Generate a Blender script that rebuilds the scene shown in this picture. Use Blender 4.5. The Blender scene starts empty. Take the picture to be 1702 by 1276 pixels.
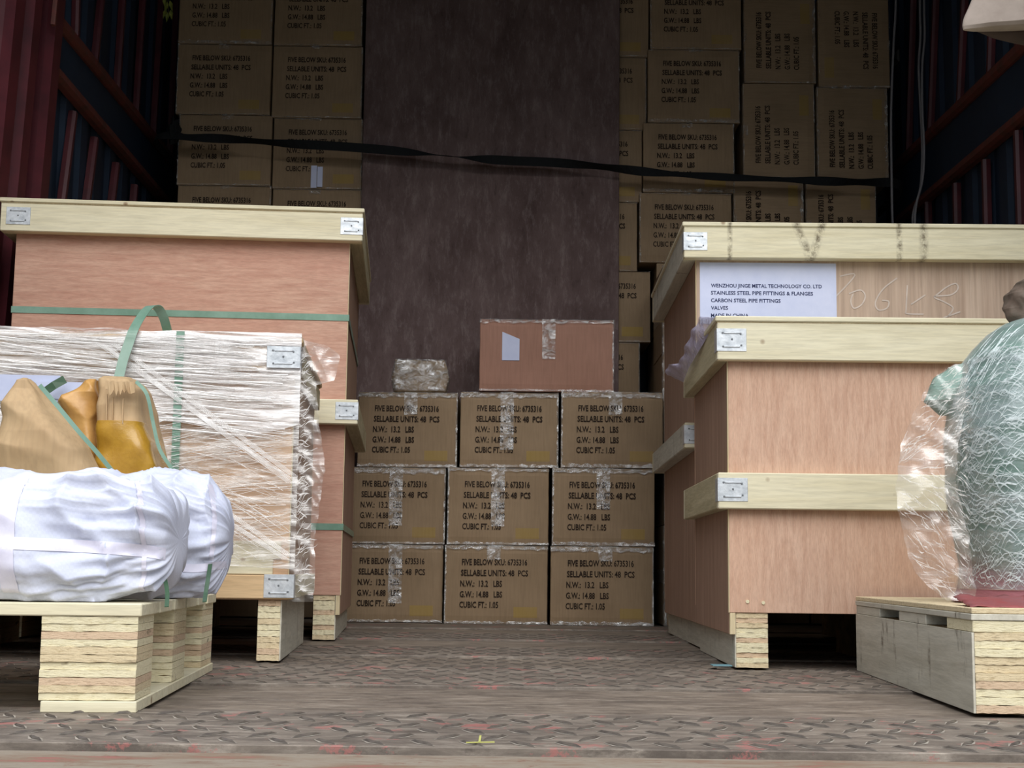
import bpy, bmesh, math, random
from mathutils import Vector, Matrix, noise
C = bpy.context.scene.collection
R_ = math.radians
random.seed(7)

# ------------------------------------------------------------ camera, sky, exposure
F, PITCH, ROLL, H = 2380.0, R_(7.35), R_(0.7), 0.186      # focal length in pixels, tilt, roll, eye height above the truck bed
cam_d = bpy.data.cameras.new('camera'); cam = bpy.data.objects.new('camera', cam_d); C.objects.link(cam)
CM = Matrix.Rotation(math.pi/2+PITCH, 3, 'X') @ Matrix.Rotation(ROLL, 3, 'Z')
cam.matrix_world = Matrix.Translation((0, 0, H)) @ CM.to_4x4()
cam_d.sensor_width = 36; cam_d.lens = F/1702*36; cam_d.clip_start = 0.02
bpy.context.scene.camera = cam
vs = bpy.context.scene.view_settings
vs.view_transform = 'Standard'; vs.look = 'None'; vs.gamma = 1; vs.use_curve_mapping = False
vs.exposure = 0.75
w = bpy.data.worlds.new('overcast_sky'); bpy.context.scene.world = w; w.use_nodes = True
nt = w.node_tree; nt.nodes.clear()
wo = nt.nodes.new('ShaderNodeOutputWorld'); bg = nt.nodes.new('ShaderNodeBackground')
tc = nt.nodes.new('ShaderNodeTexCoord'); sp = nt.nodes.new('ShaderNodeSeparateXYZ'); rp = nt.nodes.new('ShaderNodeValToRGB')
nt.links.new(tc.outputs['Generated'], sp.inputs[0]); nt.links.new(sp.outputs['Z'], rp.inputs[0])
rp.color_ramp.elements[0].position = 0.0; rp.color_ramp.elements[0].color = (0.22, 0.25, 0.27, 1)
rp.color_ramp.elements[1].position = 0.9; rp.color_ramp.elements[1].color = (1.0, 1.04, 1.1, 1)
nt.links.new(rp.outputs[0], bg.inputs[0]); bg.inputs[1].default_value = 1.0
nt.links.new(bg.outputs[0], wo.inputs[0])
sd = bpy.data.lights.new('sun', 'SUN'); sd.energy = 1.5; sd.angle = R_(50); sd.color = (1.0, 0.98, 0.95)
sun = bpy.data.objects.new('sun', sd); C.objects.link(sun); sun.rotation_euler = (R_(48), 0, R_(8))

def ray(px, py): return CM @ Vector(((px-851)/F, -(py-638)/F, -1))
def at(px, py, Y):
    d = ray(px, py); t = Y/d.y
    return Vector((d.x*t, Y, H+d.z*t))
def onx(px, py, X):
    d = ray(px, py); t = X/d.x
    return Vector((X, d.y*t, H+d.z*t))

# ------------------------------------------------------------ materials
def newmat(name):
    m = bpy.data.materials.new(name); m.use_nodes = True
    n = m.node_tree.nodes; b = n['Principled BSDF']
    return m, m.node_tree, b
def col(c): return (c[0], c[1], c[2], 1)
def srgb(r, g, b):
    f = lambda v: (v/255/12.92) if v/255 <= .04045 else ((v/255+.055)/1.055)**2.4
    return (f(r), f(g), f(b))
def coords(t, scale, rnd=True):
    tcn = t.nodes.new('ShaderNodeTexCoord'); mp = t.nodes.new('ShaderNodeMapping')
    mp.inputs['Scale'].default_value = scale
    t.links.new(tcn.outputs['Object'], mp.inputs[0])
    if rnd:
        oi = t.nodes.new('ShaderNodeObjectInfo'); mu = t.nodes.new('ShaderNodeMath'); mu.operation = 'MULTIPLY'; mu.inputs[1].default_value = 37
        t.links.new(oi.outputs['Random'], mu.inputs[0]); t.links.new(mu.outputs[0], mp.inputs['Location'])
    return mp.outputs[0]
def noisen(t, vec, scale, detail=5, rough=.6, dist=0):
    n = t.nodes.new('ShaderNodeTexNoise'); n.inputs['Scale'].default_value = scale; n.inputs['Detail'].default_value = detail
    n.inputs['Roughness'].default_value = rough; n.inputs['Distortion'].default_value = dist
    t.links.new(vec, n.inputs['Vector']); return n.outputs['Fac']
def ramp(t, fac, stops):
    r = t.nodes.new('ShaderNodeValToRGB'); cr = r.color_ramp
    while len(cr.elements) > 1: cr.elements.remove(cr.elements[-1])
    cr.elements[0].position = stops[0][0]; cr.elements[0].color = col(stops[0][1])
    for p, c in stops[1:]:
        e = cr.elements.new(p); e.color = col(c)
    t.links.new(fac, r.inputs[0]); return r.outputs[0]
def mix(t, fac, a, b, mode='MIX'):
    m = t.nodes.new('ShaderNodeMix'); m.data_type = 'RGBA'; m.blend_type = mode
    for s, v in ((0, fac), (6, a), (7, b)):
        if isinstance(v, (int, float)): m.inputs[s].default_value = v
        elif isinstance(v, tuple): m.inputs[s].default_value = col(v)
        else: t.links.new(v, m.inputs[s])
    return m.outputs[2]
def bump(t, b, h, strength=.3, dist=.002):
    n = t.nodes.new('ShaderNodeBump'); n.inputs['Strength'].default_value = strength; n.inputs['Distance'].default_value = dist
    t.links.new(h, n.inputs['Height']); t.links.new(n.outputs[0], b.inputs['Normal']); return n
G3 = lambda v: (v, v, v)
def wood(name, light, dark, axis='X', fine=55, rough=.75, blotch=None, knots=False, stretch=14, bmp=.3, scuffs=None, spots=False):
    m, t, b = newmat(name)
    s = {'X': (1/stretch, 1, 1), 'Y': (1, 1/stretch, 1), 'Z': (1, 1, 1/stretch)}[axis]
    v = coords(t, s); grain = noisen(t, v, fine, 6, .65, .4)
    c = ramp(t, grain, [(.3, dark), (.62, light)])
    v2 = coords(t, (s[0]**.5, s[1]**.5, s[2]**.5)); big = noisen(t, v2, 6, 3, .5, .6)
    c = mix(t, ramp(t, big, [(.35, G3(0)), (.7, G3(1))]), c, blotch or dark)
    c2 = mix(t, .55, ramp(t, grain, [(.3, dark), (.62, light)]), c)
    fib = noisen(t, v, fine*5, 3, .7)
    c2 = mix(t, .2, c2, ramp(t, fib, [(.35, G3(.25)), (.6, G3(1))]), 'MULTIPLY')
    if knots:
        vk = coords(t, (1, 1, 1)); vo = t.nodes.new('ShaderNodeTexVoronoi'); vo.inputs['Scale'].default_value = 9
        t.links.new(vk, vo.inputs['Vector'])
        c2 = mix(t, ramp(t, vo.outputs['Distance'], [(.0, G3(.9)), (.04, G3(.6)), (.07, G3(0))]), c2, srgb(120, 85, 55))
    if scuffs or spots:
        vs2 = coords(t, (1, 1, 1), False); sx = t.nodes.new('ShaderNodeSeparateXYZ'); t.links.new(vs2, sx.inputs[0]); nn = noisen(t, vs2, 60, 5, .7)
        tot = None
        for c0, k, wd in (scuffs or []):
            a = t.nodes.new('ShaderNodeMath'); a.operation = 'MULTIPLY_ADD'; a.inputs[1].default_value = -k; a.inputs[2].default_value = -c0; t.links.new(sx.outputs['Z'], a.inputs[0])
            a2 = t.nodes.new('ShaderNodeMath'); a2.operation = 'ADD'; t.links.new(a.outputs[0], a2.inputs[0]); t.links.new(sx.outputs['X'], a2.inputs[1])
            a3 = t.nodes.new('ShaderNodeMath'); a3.operation = 'ABSOLUTE'; t.links.new(a2.outputs[0], a3.inputs[0])
            m_ = t.nodes.new('ShaderNodeMapRange'); m_.inputs['From Min'].default_value = wd; m_.inputs['From Max'].default_value = wd*.2; t.links.new(a3.outputs[0], m_.inputs[0])
            if tot is None: tot = m_.outputs[0]
            else:
                ad = t.nodes.new('ShaderNodeMath'); ad.operation = 'MAXIMUM'; t.links.new(tot, ad.inputs[0]); t.links.new(m_.outputs[0], ad.inputs[1]); tot = ad.outputs[0]
        if spots:
            n5 = noisen(t, coords(t, (1, 2.2, .7), False), 9, 5, .6); tot = ramp(t, n5, [(.6, G3(0)), (.68, G3(1))])
        mu = t.nodes.new('ShaderNodeMath'); mu.operation = 'MULTIPLY'; t.links.new(tot, mu.inputs[0]); t.links.new(ramp(t, nn, [(.4, G3(.05)), (.62, G3(.85))]), mu.inputs[1])
        c2 = mix(t, mu.outputs[0], c2, srgb(92, 80, 64))
    t.links.new(c2, b.inputs['Base Color']); b.inputs['Roughness'].default_value = rough
    b.inputs['Specular IOR Level'].default_value = .25
    bump(t, b, fib, bmp, .001)
    return m
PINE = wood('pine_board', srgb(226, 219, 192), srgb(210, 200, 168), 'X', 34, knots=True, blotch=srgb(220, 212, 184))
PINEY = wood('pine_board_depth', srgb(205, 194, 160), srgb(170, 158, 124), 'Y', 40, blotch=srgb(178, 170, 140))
PINESCUFF = wood('scuffed_pine_board', srgb(226, 219, 192), srgb(210, 200, 168), 'X', 34, knots=True, blotch=srgb(220, 212, 184), scuffs=[(.08, 0, .008), (.662, -.4, .014), (.006, .29, .014), (.50, 0, .01), (.56, 0, .014)])
PINEGREY = wood('weathered_board', srgb(208, 204, 190), srgb(180, 174, 158), 'Y', 30, blotch=srgb(192, 187, 172), spots=True)
PLYX = wood('pink_plywood_level', srgb(204, 166, 146), srgb(180, 136, 118), 'X', 90, blotch=srgb(190, 142, 124), stretch=9)
PLYZ = wood('pink_plywood_upright', srgb(210, 176, 154), srgb(188, 150, 128), 'Z', 100, stretch=8, blotch=srgb(204, 164, 138))
PLYZ2 = wood('tan_plywood_upright', srgb(200, 178, 160), srgb(166, 142, 124), 'Z', 30, stretch=25, blotch=srgb(182, 158, 140))
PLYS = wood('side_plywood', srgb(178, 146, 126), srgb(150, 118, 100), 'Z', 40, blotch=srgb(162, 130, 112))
EDGE = wood('plywood_edge', srgb(228, 214, 180), srgb(196, 176, 136), 'Z', 60)
def endgrain(name, light, dark):
    m, t, b = newmat(name)
    v = coords(t, (1, 1, 5)); n1 = noisen(t, v, 90, 5, .75)
    c = ramp(t, n1, [(.3, dark), (.5, light), (.75, light)])
    v2 = coords(t, (1, 1, 3)); n2 = noisen(t, v2, 14, 4, .7)
    c = mix(t, ramp(t, n2, [(.62, G3(0)), (.7, G3(.75))]), c, srgb(110, 92, 66))
    t.links.new(c, b.inputs['Base Color']); b.inputs['Roughness'].default_value = .9
    bump(t, b, n1, .7, .003); return m
PLY_A = endgrain('ply_end_light', srgb(232, 222, 188), srgb(204, 190, 148))
PLY_B = endgrain('ply_end_tan', srgb(222, 204, 168), srgb(184, 162, 124))
PLY_C = endgrain('ply_end_pink', srgb(216, 190, 160), srgb(176, 146, 118))
CORE = wood('block_core', srgb(150, 128, 92), srgb(95, 78, 52), 'X', 40)

def kraft(name, c1, c2, patch=True):
    m, t, b = newmat(name)
    v = coords(t, (1, 1, .08)); flute = noisen(t, v, 160, 2, .5)
    v2 = coords(t, (1, 1, 1)); bl = noisen(t, v2, 7, 4, .6)
    c = mix(t, ramp(t, bl, [(.3, G3(0)), (.7, G3(1))]), c1, c2)
    c = mix(t, .18, c, ramp(t, flute, [(.3, G3(.4)), (.6, G3(1))]), 'MULTIPLY')
    if patch:   # the faint yellow printed block at each carton's lower corner
        tcn = t.nodes.new('ShaderNodeTexCoord'); s = t.nodes.new('ShaderNodeSeparateXYZ'); t.links.new(tcn.outputs['Object'], s.inputs[0])
        def band(o, lo, hi):
            a = t.nodes.new('ShaderNodeMath'); a.operation = 'GREATER_THAN'; a.inputs[1].default_value = lo; t.links.new(o, a.inputs[0])
            d = t.nodes.new('ShaderNodeMath'); d.operation = 'LESS_THAN'; d.inputs[1].default_value = hi; t.links.new(o, d.inputs[0])
            e = t.nodes.new('ShaderNodeMath'); e.operation = 'MULTIPLY'; t.links.new(a.outputs[0], e.inputs[0]); t.links.new(d.outputs[0], e.inputs[1]); return e.outputs[0]
        e = t.nodes.new('ShaderNodeMath'); e.operation = 'MULTIPLY'
        t.links.new(band(s.outputs['X'], .06, .14), e.inputs[0]); t.links.new(band(s.outputs['Z'], .022, .058), e.inputs[1])
        g = t.nodes.new('ShaderNodeMath'); g.operation = 'MULTIPLY'; t.links.new(e.outputs[0], g.inputs[0])
        t.links.new(ramp(t, bl, [(.2, G3(.3)), (.8, G3(.65))]), g.inputs[1])
        c = mix(t, g.outputs[0], c, srgb(160, 132, 48))
    t.links.new(c, b.inputs['Base Color']); b.inputs['Roughness'].default_value = .7
    b.inputs['Specular IOR Level'].default_value = .3
    bump(t, b, bl, .25, .004); return m
KRAFT = kraft('brown_carton_board', srgb(152, 129, 102), srgb(138, 116, 90))
KRAFT_END = kraft('brown_carton_board_end', srgb(152, 129, 102), srgb(138, 116, 90), False)
PINKBOX = kraft('reddish_carton_board', srgb(168, 126, 108), srgb(156, 116, 98), False)
TANBOX = kraft('crumpled_tan_board', srgb(202, 174, 136), srgb(172, 142, 106), False)
def plain(name, c, rough=.6, metal=0, spec=.5, nz=None, bmp=0, scale=30):
    m, t, b = newmat(name)
    b.inputs['Roughness'].default_value = rough; b.inputs['Metallic'].default_value = metal; b.inputs['Specular IOR Level'].default_value = spec
    v = coords(t, (1, 1, 1)); n = noisen(t, v, scale, 5, .65)
    t.links.new(mix(t, ramp(t, n, [(.35, G3(0)), (.7, G3(1))]), c, nz or tuple(k*.8 for k in c)), b.inputs['Base Color'])
    if bmp: bump(t, b, n, bmp, .003)
    return m
INK = plain('black_print_ink', srgb(52, 42, 36), .8, spec=.1)
NAVYINK = plain('navy_label_ink', srgb(62, 68, 104), .8, spec=.1)
CHALK = plain('chalk', srgb(206, 192, 182), .95, spec=.1)
def sheetmetal():
    m, t, b = newmat('galvanised_steel')
    v = coords(t, (1, 1, 1)); n = noisen(t, v, 60, 4, .6)
    t.links.new(ramp(t, n, [(.3, srgb(176, 182, 188)), (.7, srgb(222, 226, 230))]), b.inputs['Base Color'])
    b.inputs['Metallic'].default_value = .55; b.inputs['Roughness'].default_value = .38; bump(t, b, n, .35, .002); return m
STEEL = sheetmetal()
SLOT = plain('bracket_nail_steel', srgb(120, 124, 128), .5, .5)  # darker grey steel for the bracket's nail heads
STRAP = plain('green_plastic_strap', srgb(128, 160, 144), .3, nz=srgb(92, 128, 108), scale=8)
DSTRAP = plain('dark_green_strap', srgb(66, 96, 72), .4)
BLACK = plain('black_webbing', srgb(26, 28, 30), .85, spec=.2, scale=90, bmp=.4)
RED = plain('dark_red_paint', srgb(86, 32, 40), .42, nz=srgb(62, 23, 30), scale=9)
RUSTRED = plain('rusty_red_steel', srgb(104, 44, 38), .7, nz=srgb(70, 42, 34), scale=26, bmp=.4)
NAVY = plain('navy_steel_sheet', srgb(26, 44, 66), .6, nz=srgb(18, 32, 52), scale=5)
DARKROOF = plain('dark_tarpaulin_roof', srgb(38, 44, 56), .8)
PAPER = plain('white_label_paper', srgb(190, 198, 228), .5, nz=srgb(204, 210, 236), scale=14)
AMBER = plain('amber_packing_tape', srgb(182, 140, 50), .25, nz=srgb(152, 110, 34), scale=24, bmp=.5)
CABLE = plain('grey_cable', srgb(112, 110, 114), .6)
LEAF = plain('leaf_green', srgb(138, 142, 60), .6, nz=srgb(90, 106, 46))
STEM = plain('stem_brown', srgb(82, 70, 44), .8)
TEAL = plain('teal_scrap', srgb(108, 148, 158), .6)
YCHALK = plain('yellow_paint_drip', srgb(196, 196, 110), .8)
CANVAS = plain('beige_canvas', srgb(190, 176, 166), .9, nz=srgb(166, 152, 142), scale=10, bmp=.4)
BROWNCL = plain('brown_canvas_lining', srgb(84, 70, 64), .9, bmp=.3)
GROUND = plain('asphalt', srgb(86, 85, 82), .95, scale=3)
REDTARP = plain('red_tarp', srgb(140, 62, 62), .6, nz=srgb(126, 80, 84), scale=16, bmp=.5)

def sackmat():
    m, t, b = newmat('white_woven_sack')
    v = coords(t, (1, 1, 1)); ck = t.nodes.new('ShaderNodeTexChecker'); ck.inputs['Scale'].default_value = 230
    t.links.new(v, ck.inputs['Vector']); n = noisen(t, v, 5, 4, .6)
    c = ramp(t, n, [(.3, srgb(200, 206, 228)), (.7, srgb(218, 221, 236))])
    t.links.new(mix(t, .07, c, ck.outputs['Color'], 'MULTIPLY'), b.inputs['Base Color'])
    b.inputs['Roughness'].default_value = .55; b.inputs['Specular IOR Level'].default_value = .3
    bump(t, b, ck.outputs['Fac'], .2, .0008); return m
SACK = sackmat()
SEAM = plain('sack_tape', srgb(222, 220, 236), .4, nz=srgb(206, 204, 224), scale=40)

def filmmat(name, tint, lo, hi, scale, stretch=(1, 1, 1), rough=.15, white=.35, cut=(.42, .62), bs=.9, rot=0, det=5):
    m, t, b = newmat(name); t.nodes.remove(b); out = t.nodes['Material Output']
    v = coords(t, stretch, False); v.node.inputs['Rotation'].default_value = (0, rot, 0); n = noisen(t, v, scale, det, .7 if det > 3 else .5, 1.2 if rot == 0 else .6)
    tr = t.nodes.new('ShaderNodeBsdfTransparent'); tr.inputs[0].default_value = (.97, .97, .97, 1)
    gl = t.nodes.new('ShaderNodeBsdfGlossy'); gl.inputs['Color'].default_value = (1, 1, 1, 1); gl.inputs['Roughness'].default_value = rough
    df = t.nodes.new('ShaderNodeBsdfDiffuse'); df.inputs[0].default_value = col(tint)
    bp = t.nodes.new('ShaderNodeBump'); bp.inputs['Strength'].default_value = bs; bp.inputs['Distance'].default_value = .01
    t.links.new(n, bp.inputs['Height']); t.links.new(bp.outputs[0], gl.inputs['Normal']); t.links.new(bp.outputs[0], df.inputs['Normal'])
    m1 = t.nodes.new('ShaderNodeMixShader'); m1.inputs[0].default_value = white; t.links.new(gl.outputs[0], m1.inputs[1]); t.links.new(df.outputs[0], m1.inputs[2])
    m2 = t.nodes.new('ShaderNodeMixShader'); t.links.new(ramp(t, n, [(cut[0], G3(lo)), (cut[1], G3(hi))]), m2.inputs[0])
    t.links.new(tr.outputs[0], m2.inputs[1]); t.links.new(m1.outputs[0], m2.inputs[2]); t.links.new(m2.outputs[0], out.inputs[0])
    return m
TAPE = filmmat('clear_packing_tape', (.85, .86, .86), .1, .75, 26, (1, 1, 1.6), .14, .3, (.42, .64))
TAPE_DULL = filmmat('dull_packing_tape', (.7, .7, .68), .05, .65, 34, (1, 1, 1.6), .2, .3, (.46, .66))
FILM = filmmat('stretch_film', (.99, .95, .94), .12, .9, 34, (.12, 1, 1.6), .3, .8, (.4, .58), .4)
FILMLOW = filmmat('stretch_film_thin', (.97, .94, .9), .06, .6, 40, (.2, 1, 1.6), .3, .7, (.42, .62), .4, .3)
FILM2 = filmmat('crumpled_film', (.80, .74, .68), .14, .38, 44, (.22, 1, 1.2), .25, .6, (.46, .62), .3, .6, 3)
STRAND = filmmat('film_fold', (1, .98, .97), .6, .95, 30, (1, 1, 1), .35, .85, (.42, .62), .1)  # white fold ribbons; the film's reflections are put into their colour
LILAC = filmmat('lilac_film', srgb(196, 190, 218), .7, .95, 20, (1, 1, 1), .3, .8)
WRAP = filmmat('wrap_sheen', (.86, .97, 1.0), .12, .6, 22, (.3, .3, 1.0), .16, .45, (.4, .62), .35, .4, 6)
WSTRAND = filmmat('bundle_fold_glint', (.90, .99, 1.0), .35, .9, 60, (1, 1, 1), .25, .8, (.42, .6), .1)  # bundle's fold ribbons, with the wrap's sheen painted in as white
ASTRAND = filmmat('apron_fold_glint', (.92, .88, .82), .2, .75, 60, (1, 1, 1), .25, .75, (.42, .6), .1)  # light glinting on the apron's creases is put into this pale colour

def panelmat():
    m, t, b = newmat('dark_film_faced_plywood')
    v = coords(t, (1, 1, .3), False); n = noisen(t, v, 30, 8, .8, .2)
    v2 = coords(t, (1, 1, .6), False); n2 = noisen(t, v2, 5, 5, .65)
    c = ramp(t, n2, [(.3, srgb(80, 62, 60)), (.7, srgb(116, 98, 96))])
    c = mix(t, ramp(t, n, [(.5, G3(0)), (.72, G3(.6))]), c, srgb(150, 136, 134))
    c = mix(t, ramp(t, n, [(.28, G3(.7)), (.44, G3(0))]), c, srgb(50, 37, 35))
    t.links.new(c, b.inputs['Base Color']); b.inputs['Roughness'].default_value = .7; b.inputs['Specular IOR Level'].default_value = .2
    bump(t, b, n, .3, .002); return m
PANEL = panelmat()
def floormat(name, c1, c2, red):
    m, t, b = newmat(name)
    v = coords(t, (.25, 1, 1)); n = noisen(t, v, 50, 7, .75, .4)
    v2 = coords(t, (1, 1, 1), False); n2 = noisen(t, v2, 5, 6, .7)
    c = ramp(t, n, [(.25, c2), (.5, c1), (.72, srgb(168, 158, 146))])
    n9 = noisen(t, coords(t, (.5, 1, 1), False), 16, 7, .8)
    c = mix(t, ramp(t, n9, [(.4, G3(.6)), (.5, G3(0))]), c, srgb(74, 66, 60)); c = mix(t, ramp(t, n2, [(.4, G3(.45)), (.55, G3(0))]), c, srgb(84, 75, 69))
    if red:
        n3 = noisen(t, v2, 9, 7, .8)
        c = mix(t, ramp(t, n3, [(.565, G3(0)), (.6, G3(.6))]), c, srgb(170, 102, 98))
    t.links.new(c, b.inputs['Base Color']); b.inputs['Roughness'].default_value = .62
    b.inputs['Specular IOR Level'].default_value = .3
    bump(t, b, n, .25, .002); return m
FLOOR_A = floormat('worn_tread_steel', srgb(124, 114, 104), srgb(88, 80, 73), True)
FLOOR_B = floormat('worn_bed_plate', srgb(128, 116, 104), srgb(86, 77, 69), False)
TREAD = plain('dark_tread_lug', srgb(74, 67, 62), .5, nz=srgb(100, 92, 84), scale=60)
TREADRIM = plain('pale_lug_rim', srgb(172, 164, 152), .8, nz=srgb(140, 130, 120), scale=50)  # pale outline round each raised lug
def sillmat():
    m, t, b = newmat('rusty_painted_rail')
    v = coords(t, (.3, 1, 1), False); n = noisen(t, v, 14, 7, .75); v2 = coords(t, (1, 1, 1), False); n2 = noisen(t, v2, 30, 5, .7)
    c = ramp(t, n, [(.32, srgb(158, 82, 84)), (.42, srgb(124, 102, 84)), (.55, srgb(140, 130, 116)), (.7, srgb(108, 80, 62))])
    c = mix(t, ramp(t, n2, [(.6, G3(0)), (.68, G3(.8))]), c, srgb(118, 82, 66))
    t.links.new(c, b.inputs['Base Color']); b.inputs['Roughness'].default_value = .75; bump(t, b, n2, .4, .003); return m
SILL = sillmat()
def bundlemat():
    m, t, b = newmat('green_bag_wrapped')
    v = coords(t, (.4, .4, 1.6), False); n = noisen(t, v, 22, 6, .7, 1.5)
    v2 = coords(t, (1, 1, 1), False); n2 = noisen(t, v2, 6, 4, .6)
    c = ramp(t, n2, [(.3, srgb(92, 128, 110)), (.7, srgb(134, 166, 156))])
    sz = t.nodes.new('ShaderNodeSeparateXYZ'); t.links.new(v2, sz.inputs[0])
    ad = t.nodes.new('ShaderNodeMath'); ad.operation = 'MULTIPLY_ADD'; ad.inputs[1].default_value = .12; t.links.new(n2, ad.inputs[0]); t.links.new(sz.outputs['Z'], ad.inputs[2])
    c = mix(t, ramp(t, ad.outputs[0], [(.085, G3(1)), (.14, G3(0))]), c, srgb(150, 92, 98))
    t.links.new(c, b.inputs['Base Color']); b.inputs['Roughness'].default_value = .5; bump(t, b, n, .6, .006); return m
BAG = bundlemat()
CAMO = plain('brown_bag_neck', srgb(112, 94, 82), .7, nz=srgb(70, 66, 54), scale=30, bmp=.6)

# ------------------------------------------------------------ helpers
def obj(name, bm, m, parent=None, smooth=False, loc=None):
    me = bpy.data.meshes.new(name)
    bmesh.ops.recalc_face_normals(bm, faces=bm.faces)
    bm.to_mesh(me); bm.free()
    for k in (m if isinstance(m, list) else [m]): me.materials.append(k)
    if smooth: me.polygons.foreach_set('use_smooth', [True]*len(me.polygons))
    o = bpy.data.objects.new(name, me); C.objects.link(o)
    if parent: o.parent = parent
    if loc: o.location = loc
    return o
def thing(name, label, cat, loc=(0, 0, 0), rz=0, group=None):
    o = bpy.data.objects.new(name, None); C.objects.link(o); o.empty_display_size = .05
    o.location = loc; o.rotation_euler = (0, 0, rz); tag(o, label, cat, group); return o
def tag(o, label, cat, group=None):
    o['label'] = label; o['category'] = cat
    if group: o['group'] = group
    return o
def box(bm, x0, x1, y0, y1, z0, z1, bev=0):
    r = bmesh.ops.create_cube(bm, size=1)
    vs_ = r['verts']
    for v in vs_: v.co = Vector(((x0+x1)/2+v.co.x*(x1-x0), (y0+y1)/2+v.co.y*(y1-y0), (z0+z1)/2+v.co.z*(z1-z0)))
    if bev:
        es = {e for v in vs_ for e in v.link_edges}
        bmesh.ops.bevel(bm, geom=list(es), offset=bev, segments=1, affect='EDGES')
def bx(name, x0, x1, y0, y1, z0, z1, m, parent=None, bev=.0015):
    bm = bmesh.new(); box(bm, x0, x1, y0, y1, z0, z1, bev); return obj(name, bm, m, parent)
def ribbon(pts, width, normal_hint=None, thick=.0012, side=None):
    """a flat band along pts; side = the across direction (a vector, or a list of one per point)"""
    bm = bmesh.new(); rings = []
    for i, p in enumerate(pts):
        p = Vector(p); a = Vector(pts[max(i-1, 0)]); b = Vector(pts[min(i+1, len(pts)-1)]); d = (b-a).normalized()
        s = Vector(side[i] if isinstance(side, list) else side); s = (s-d*s.dot(d)).normalized(); n = d.cross(s).normalized()
        wd = width[i] if isinstance(width, list) else width
        rings.append([bm.verts.new(p+s*sx*wd/2+n*nx*thick/2) for sx, nx in ((-1, -1), (1, -1), (1, 1), (-1, 1))])
    for a, b in zip(rings, rings[1:]):
        for k in range(4): bm.faces.new((a[k], a[(k+1) % 4], b[(k+1) % 4], b[k]))
    bm.faces.new(rings[0]); bm.faces.new(rings[-1]); return bm
def tube(pts, r, n=8):
    bm = bmesh.new(); rings = []
    for i, p in enumerate(pts):
        p = Vector(p); a = Vector(pts[max(i-1, 0)]); b = Vector(pts[min(i+1, len(pts)-1)]); d = (b-a).normalized()
        u = d.cross(Vector((0, 1, 0) if abs(d.y) < .9 else (1, 0, 0))).normalized(); v = d.cross(u)
        rings.append([bm.verts.new(p+u*math.cos(k*2*math.pi/n)*r+v*math.sin(k*2*math.pi/n)*r) for k in range(n)])
    for a, b in zip(rings, rings[1:]):
        for k in range(n): bm.faces.new((a[k], a[(k+1) % n], b[(k+1) % n], b[k]))
    bm.faces.new(rings[0]); bm.faces.new(rings[-1]); return bm
def smoothpts(pts, n=8):
    P = [Vector(p) for p in pts]; out = []
    for i in range(len(P)-1):
        a, b, c, d = P[max(i-1, 0)], P[i], P[i+1], P[min(i+2, len(P)-1)]
        for k in range(n):
            s = k/n
            out.append(.5*((2*b)+(c-a)*s+(2*a-5*b+4*c-d)*s*s+(3*b-a-3*c+d)*s**3))
    out.append(P[-1]); return out
def textmesh(lines, size=.02):
    """lines: (text, x, z, width, cap height); letters become one mesh lying in the XZ plane facing -Y"""
    bm = bmesh.new()
    for s, x, z, wd, cap in lines:
        cu = bpy.data.curves.new('lettering', 'FONT'); cu.body = s; cu.size = 1; cu.offset = .022; cu.resolution_u = 2
        o = bpy.data.objects.new('lettering', cu); C.objects.link(o)
        me = bpy.data.meshes.new_from_object(o.evaluated_get(bpy.context.evaluated_depsgraph_get()))
        xs = [v.co.x for v in me.vertices]; ys = [v.co.y for v in me.vertices]; k = wd/(max(xs)-min(xs)); ky = cap/.73
        x0 = min(xs)
        for v in me.vertices: v.co = Vector((x+(v.co.x-x0)*k, 0, z+v.co.y*ky))
        bm.from_mesh(me); bpy.data.objects.remove(o); bpy.data.meshes.remove(me); bpy.data.curves.remove(cu)
    return bm
def copy_child(src, parent):
    c = src.copy(); C.objects.link(c); c.parent = parent; return c

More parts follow.
